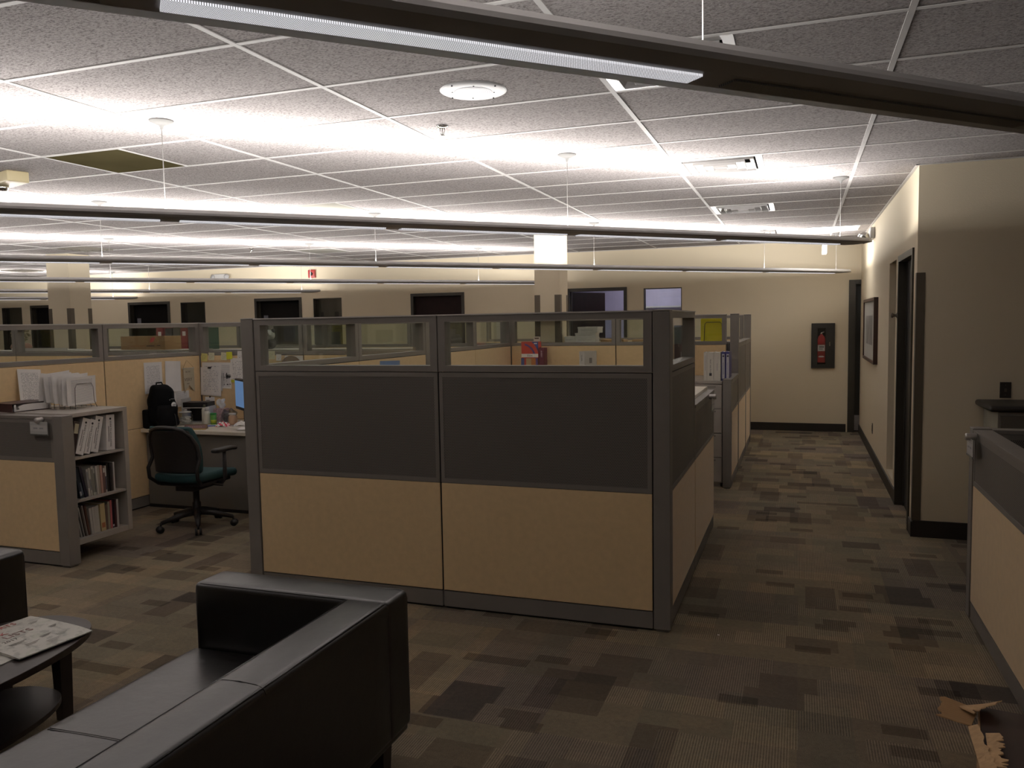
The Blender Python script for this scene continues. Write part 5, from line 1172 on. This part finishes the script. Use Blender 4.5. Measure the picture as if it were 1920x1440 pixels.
text('AVERY', 0.026, M_paper, t, (-0.010, -0.0606, 0.285), (PI / 2, PI / 2, 0), 'brand_word'); MB().prism([(-0.01, 0), (0.028, 0), (0.028, 0.10), (0.0, 0.07)], -0.0608, -0.06, 'xz').build('yellow_patch', mat('patch_yellow', (0.5, 0.36, 0.03), 0.5), t)
# blurred items behind the side glass: teal box over dark red box
t = thing('storage_box', 'dark red storage box with a white label behind the side pane', 'box', (-1.17, 8.42, ZF)); MB().box(-0.13, 0.11, -0.12, 0.12, 0, 0.36).build('box_body', mat('box_wine', (0.07, 0.028, 0.028), 0.5), t, 0.003); MB().box(0.03, 0.08, -0.1212, -0.12, 0.22, 0.28).build('white_label', M_paper, t)
t = thing('storage_box', 'teal grey box stacked on the dark red box', 'box', (-1.15, 8.42, ZF + 0.3605)); MB().box(-0.10, 0.12, -0.11, 0.11, 0, 0.17).build('box_body', mat('box_teal', (0.12, 0.16, 0.15), 0.5), t, 0.003); MB().box(-0.101, 0.121, -0.111, 0.111, 0.13, 0.171).build('lid', mat('lid_teal', (0.15, 0.19, 0.18), 0.5), t)

# overhead cabinets behind the rear row, white flat boxes, yellow folder
def overhead(x0, x1, y0, y1, label, z1=1.405, m=M_metal_frame):
    t = thing('storage_cabinet', label, 'cabinet', ((x0 + x1) / 2, (y0 + y1) / 2, 0)); W, D = (x1 - x0) / 2, (y1 - y0) / 2
    MB().box(-W, W, -D, D, 0, z1 - 0.02).build('body', m, t); MB().box(-W - 0.003, W + 0.003, -D, D + 0.01, z1 - 0.0195, z1).build('top', M_lite_metal, t)
    return t
overhead(-2.60, -0.72, 9.04, 9.45, 'grey storage cabinet under the white flat boxes behind the rear row')
ZO = 1.4055
def flat_box(x, y, z, wd, hh, label, ang=0, m=M_paper):
    t = thing('white_box', label, 'box', (x, y, z), math.radians(ang), 'white flat boxes behind the rear partition'); MB().box(0, wd, 0, 0.20, 0, hh - 0.018).build('box_body', m, t, 0.002); MB().box(-0.003, wd + 0.003, -0.003, 0.203, hh - 0.0175, hh).build('lid', m, t, 0.002)
    MB().box(wd * 0.15, wd * 0.8, -0.0042, -0.003, hh * 0.45, hh * 0.5).build('print_line', mat('soft_grey', (0.35, 0.34, 0.34), 0.6), t); return t
flat_box(-2.590, 9.12, ZO, 0.118, 0.072, 'short white box left of the stack of three flat boxes')
flat_box(-2.460, 9.12, ZO, 0.235, 0.060, 'bottom white flat box of the stack of three'); flat_box(-2.462, 9.12, ZO + 0.0605, 0.240, 0.050, 'middle white flat box of the stack of three', 2)
flat_box(-2.430, 9.12, ZO + 0.111, 0.235, 0.070, 'top white flat box of the stack, slightly turned', -5)
t = thing('brown_envelope', 'crumpled brown envelope lying right of the white flat boxes', 'envelope', (-2.02, 9.20, ZO)); MB().rbox(-0.14, 0.14, -0.10, 0.10, 0, 0.035, 0.012, (0, 0, 0.008), 6, lambda p: (p.x, p.y, p.z + 0.006 * math.sin(p.x * 40))).build('envelope_body', M_card, t)
t = thing('brown_envelope', 'small brown envelope by the rear panel seam', 'envelope', (-1.72, 9.20, ZO)); MB().rbox(-0.08, 0.08, -0.08, 0.08, 0, 0.028, 0.01, (0, 0, 0.006), 5).build('envelope_body', M_card, t)
t = thing('wire_rack', 'wire rack loop in front of the yellow folder', 'rack', (-0.90, 9.10, ZO))
MB().tube([(-0.098, 0, 0.002), (-0.090, 0, 0.19), (-0.072, 0, 0.212), (0.072, 0, 0.212), (0.092, 0, 0.19), (0.100, 0, 0.002)], 0.0035, 8).build('wire_loop', mat('dark_wire', (0.10, 0.09, 0.05), 0.4), t)
MB().tube([(-0.098, 0, 0.004), (-0.098, 0.16, 0.004)], 0.003, 6).tube([(0.1, 0, 0.004), (0.1, 0.16, 0.004)], 0.003, 6).build('base_wires', MATS['dark_wire'], t)
t = thing('yellow_folder', 'bright yellow folder standing behind the glass next to the corridor', 'folder', (-1.035, 9.115, ZO)); MB().box(0, 0.265, 0, 0.006, 0, 0.245).build('folder_front', mat('folder_yellow', (0.82, 0.70, 0.015), 0.5), t, 0.001); MB().box(0.01, 0.255, 0.006, 0.014, 0, 0.238).build('papers', M_paper, t); MB().box(0.004, 0.262, 0.0145, 0.017, 0, 0.252).build('folder_back', MATS['folder_yellow'], t)
# desk surfaces inside the front cubicle: counter top on the low side panel
t = thing('transaction_counter', 'pale counter top capping the low side panel of the big cubicle', 'counter', (-0.78, 5.90, 0)); MB().box(-0.16, 0.095, -0.56, 0.585, 1.1005, 1.125).build('counter_top', M_laminate, t, 0.003); MB().box(-0.13, -0.11, -0.5, 0.5, 0.0, 1.10).build('support_panel', M_lite_metal, t)
t = thing('desktop_printer', 'white printer glimpsed past the near side panel', 'printer', (-0.99, 7.35, 0.74)); MB().rbox(-0.20, 0.18, -0.18, 0.18, 0, 0.29, 0.02, n=3).build('housing', M_white_pl, t); MB().box(-0.15, 0.13, -0.185, -0.18, 0.10, 0.13).build('paper_slot', M_gap, t)
t = thing('desk', 'pale desk inside the big cubicle under the printer', 'desk', (-1.6, 7.3, 0)); MB().box(-1.55, 0.85, -0.35, 0.35, 0.70, 0.74).build('worktop', M_laminate, t, 0.003)
for x in (-1.5, 0.8): MB().box(x - 0.02, x + 0.02, -0.33, 0.33, 0, 0.70).build('leg_panel', M_lite_metal, t)

# far left: cabinet, carton, red binders, vase, toy
overhead(-9.3, -6.05, 6.76, 7.25, 'long storage cabinet behind the left glazed panels', 1.425)
t = thing('cardboard_carton', 'long brown cardboard carton with a pink mark behind the left glass', 'box', (-6.74, 7.08, 1.4255), math.radians(-6))
MB().box(-0.34, 0.34, -0.10, 0.12, 0, 0.146).build('carton', M_card, t, 0.002); MB().box(-0.345, 0.345, -0.012, 0.012, 0.1462, 0.148).build('tape', mat('tape', (0.30, 0.2, 0.1), 0.4), t)
MB().prism([(0.12, 0.075), (0.17, 0.09), (0.2, 0.13), (0.15, 0.135), (0.12, 0.11)], -0.1012, -0.10, 'xz').build('pink_mark', mat('pink_mark', (0.62, 0.07, 0.08), 0.6), t)
MB().box(0.06, 0.18, -0.1010, -0.10, 0.035, 0.048).box(0.22, 0.27, -0.1010, -0.10, 0.04, 0.05).build('printed_line', mat('faded_print', (0.12, 0.06, 0.04), 0.7), t)
for i, (x, c_) in enumerate(((-7.06, (0.20, 0.02, 0.025)), (-6.93, (0.06, 0.055, 0.05)), (-6.82, (0.055, 0.05, 0.045)), (-6.71, (0.20, 0.02, 0.025)), (-6.58, (0.40, 0.40, 0.36)), (-6.47, (0.02, 0.07, 0.05)))):
    t = stand_binder(x, 7.22 + 0.30, 0.095, 0.26 - 0.01 * (i % 2), 0.24, c_, ['dark red binder with a white label, leftmost behind the carton', 'dark grey binder behind the carton, left one', 'dark grey binder behind the carton, right one', 'dark red binder in the middle behind the carton', 'pale binder behind the carton', 'dark green binder behind the right end of the carton'][i], 0, z=1.4055, group='binders behind the cardboard carton')
    if i in (0, 3): MB().box(0.025, 0.07, -0.0012, -0.0006, 0.16, 0.21).build('white_label', M_paper, t)
overhead(-7.6, -6.0, 7.45, 7.86, 'storage cabinet carrying the binders behind the carton', 1.405)
t = thing('flower_vase', 'small dried flower arrangement in a pinkish basket behind the left glass', 'flowers', (-8.62, 7.05, 1.4255))
MB().lathe([(0.0, 0), (0.09, 0.0), (0.115, 0.035), (0.10, 0.07), (0.07, 0.085), (0, 0.085)], n=20).build('basket', mat('pink_basket', (0.30, 0.17, 0.12), 0.8, bump=(60, 0.8, 2)), t)
mb = MB(); rnd = random.Random(3)
for i in range(26):
    a = rnd.random() * 6.28; r_ = 0.02 + 0.08 * rnd.random(); hh = 0.12 + 0.12 * rnd.random(); mb.tube([(0.02 * math.cos(a), 0.02 * math.sin(a), 0.08), (r_ * math.cos(a), r_ * math.sin(a), hh)], 0.003, 5); mb.rbox(r_ * math.cos(a) - .014, r_ * math.cos(a) + .014, r_ * math.sin(a) - .014, r_ * math.sin(a) + .014, hh - .01, hh + .014, 0.009, n=2)
mb.build('dried_flowers', mat('dried_flowers', (0.22, 0.19, 0.11), 0.9), t)
t = thing('white_tray', 'flat white tray beside the dried flowers', 'tray', (-8.02, 7.0, 1.4255)); MB().box(-0.55, 0.3, -0.12, 0.12, 0, 0.012).box(-0.55, 0.3, -0.12, -0.11, 0.012, 0.03).build('tray_body', M_white_pl, t, 0.001)
# plush toy seen through the left front pane
overhead(-5.70, -3.30, 6.76, 7.15, 'storage cabinet behind the note wall, carrying the plush toy', 1.425)
t = thing('plush_toy', 'black and white plush toy seen through the left front pane', 'plush toy', (-5.095, 6.95, 1.4255)); M_fw = mat('white_fur', (0.42, 0.42, 0.40), 0.95, bump=(90, 1, 3)); M_fb = mat('black_fur', (0.025, 0.025, 0.025), 0.95, bump=(90, 1, 3))
MB().rbox(-0.07, 0.07, -0.05, 0.06, 0, 0.11, 0.05, n=8).build('body', M_fb, t); hd = MB().rbox(-0.065, 0.065, -0.065, 0.055, 0.085, 0.195, 0.054, n=8).build('head', M_fw, t)
for s_ in (-1, 1):
    MB().rbox(s_ * .055 - .02, s_ * .055 + .02, -0.01, 0.02, 0.165, 0.205, 0.015, n=4).build('ear', M_fb, hd); MB().rbox(s_ * .026 - .015, s_ * .026 + .015, -0.072, -0.055, 0.135, 0.165, 0.007, n=3).build('eye_patch', M_fb, hd); MB().rbox(s_ * .07 - .022, s_ * .07 + .022, -0.07, 0.0, 0.02, 0.075, 0.02, n=4).build('paw', M_fb, t)
MB().rbox(-0.012, 0.012, -0.08, -0.06, 0.112, 0.128, 0.007, n=3).build('nose', M_fb, hd)

# ------------------------------------------------------------------ right edge: cabinet with dark slab, torn carton
t = thing('filing_cabinet', 'small grey cabinet under a dark slab against the shaded wall', 'filing cabinet', (1.25, 6.38, 0))
MB().box(0, 0.80, -0.22, 0.225, 0, 1.0).build('body', M_metal_frame, t); MB().box(0.0, -0.003, -0.22, 0.225, 0.0, 1.0).build('pale_side', mat('pale_side', (0.26, 0.25, 0.20), 0.5), t)
d_ = MB().box(0.012, 0.60, -0.236, -0.2205, 0.70, 0.975).build('drawer', mat('drawer_dark', (0.085, 0.078, 0.070), 0.45), t, 0.003); MB().lathe([(0, -0.245), (0.007, -0.243), (0.008, -0.236)], (0.09, 0, 0.80), 12, 'y').build('lock', M_chrome, d_); MB().box(0.22, 0.36, -0.25, -0.236, 0.86, 0.885).build('drawer_pull', M_black, d_)
MB().box(0.012, 0.60, -0.236, -0.2205, 0.40, 0.69).build('drawer', MATS['drawer_dark'], t, 0.003)
t = thing('dark_slab_top', 'dark rounded slab lying on the grey cabinet', 'tray', (1.22, 6.38, 1.0005)); MB().rbox(-0.03, 0.84, -0.26, 0.235, 0.0, 0.042, 0.02, n=4).build('slab', M_base, t)

t = thing('torn_carton', 'open cardboard carton with torn flaps at the lower right corner', 'box', (0.676, 2.852, 0), math.radians(-10))
W_, D_, Hb = 0.125, 0.27, 0.27; th = 0.006
mb = MB(); mb.box(-W_, W_, -D_, -D_ + th, 0, Hb).box(-W_, W_, D_ - th, D_, 0, Hb).box(-W_, -W_ + th, -D_ + th, D_ - th, 0, Hb).box(W_ - th, W_, -D_ + th, D_ - th, 0, Hb).box(-W_ + th, W_ - th, -D_ + th, D_ - th, 0, th); mb.build('carton_body', M_card, t)
M_cd = mat('dark_brown_card', (0.035, 0.016, 0.012), 0.5)  # dark reddish brown, for the flap over the carton top
f_ = MB(); f_.hexa([(-W_ + .012, -D_, Hb + .002), (-W_ + .012, -D_, Hb + .007), (-W_ + .005, D_, Hb + .002), (-W_ + .005, D_, Hb + .007), (W_, -D_, Hb + .002), (W_, -D_, Hb + .007), (W_, D_, Hb + .002), (W_, D_, Hb + .007)]); f_.build('dark_flap', M_cd, t)
def ragged(pts0, pts1, th_, n, amp, seed):
    """strip between two polylines, the second one ragged"""
    rnd = random.Random(seed); vs = []; fs = []
    def at(P, u): k = u * (len(P) - 1); i = min(int(k), len(P) - 2); return Vector(P[i]).lerp(Vector(P[i + 1]), k - i)
    for s_ in (0, 1):
        for i in range(n + 1):
            a, b_ = at(pts0, i / n), at(pts1, i / n); b_ = b_ + (b_ - a).normalized() * (rnd.random() - .5) * amp if s_ == 0 else vs[2 * i + 1] + Vector((0, 0, th_))
            if s_: a = a + Vector((0, 0, th_))
            vs += [a, b_]
    q_ = 2 * (n + 1)
    for i in range(n): a = 2 * i; fs += [(a, a + 1, a + 3, a + 2), (q_ + a, q_ + a + 2, q_ + a + 3, q_ + a + 1), (a + 1, q_ + a + 1, q_ + a + 3, a + 3), (a, a + 2, q_ + a + 2, q_ + a)]
    fs += [(0, q_, q_ + 1, 1), (2 * n, 2 * n + 1, q_ + 2 * n + 1, q_ + 2 * n)]
    mb = MB(); mb._add(vs, fs); return mb
ragged([(-W_, D_ - .02, Hb), (-W_ - .02, D_ - .16, Hb)], [(-W_ - .11, D_ - .03, Hb + .03), (-W_ - .12, D_ - .15, Hb + .01)], 0.004, 10, 0.02, 1).build('torn_flap', M_card, t)
ragged([(-W_ - .06, D_ - .05, Hb + .012), (-W_ + .03, D_ + .0, Hb + .02)], [(-W_ - .02, D_ - .12, Hb + .03), (-W_ + .07, D_ - .06, Hb + .065)], 0.004, 22, 0.03, 2).build('torn_strip', M_card_in, t)
ragged([(-W_ - .03, D_ - .17, Hb), (-W_ + .01, -D_ + .05, Hb)], [(-W_ + .0, D_ - .17, Hb + .015), (-W_ + .05, -D_ + .05, Hb + .02)], 0.004, 14, 0.012, 3).build('side_flap', M_card_in, t)
ragged([(-W_ + .02, D_ - .22, Hb + .012), (-W_ + .03, -D_ + .1, Hb + .012)], [(-W_ + .055, D_ - .24, Hb + .03), (-W_ + .07, -D_ + .1, Hb + .02)], 0.004, 24, 0.03, 5).build('ragged_edge', M_card_in, t)
tag(MB(org=(-0.39, 4.25, 0)).box(-0.396, -0.386, 4.247, 4.252, 0.0, 0.002).build('paper_scrap', M_paper), 'tiny white scrap on the carpet by the big cubicle corner', 'scrap')
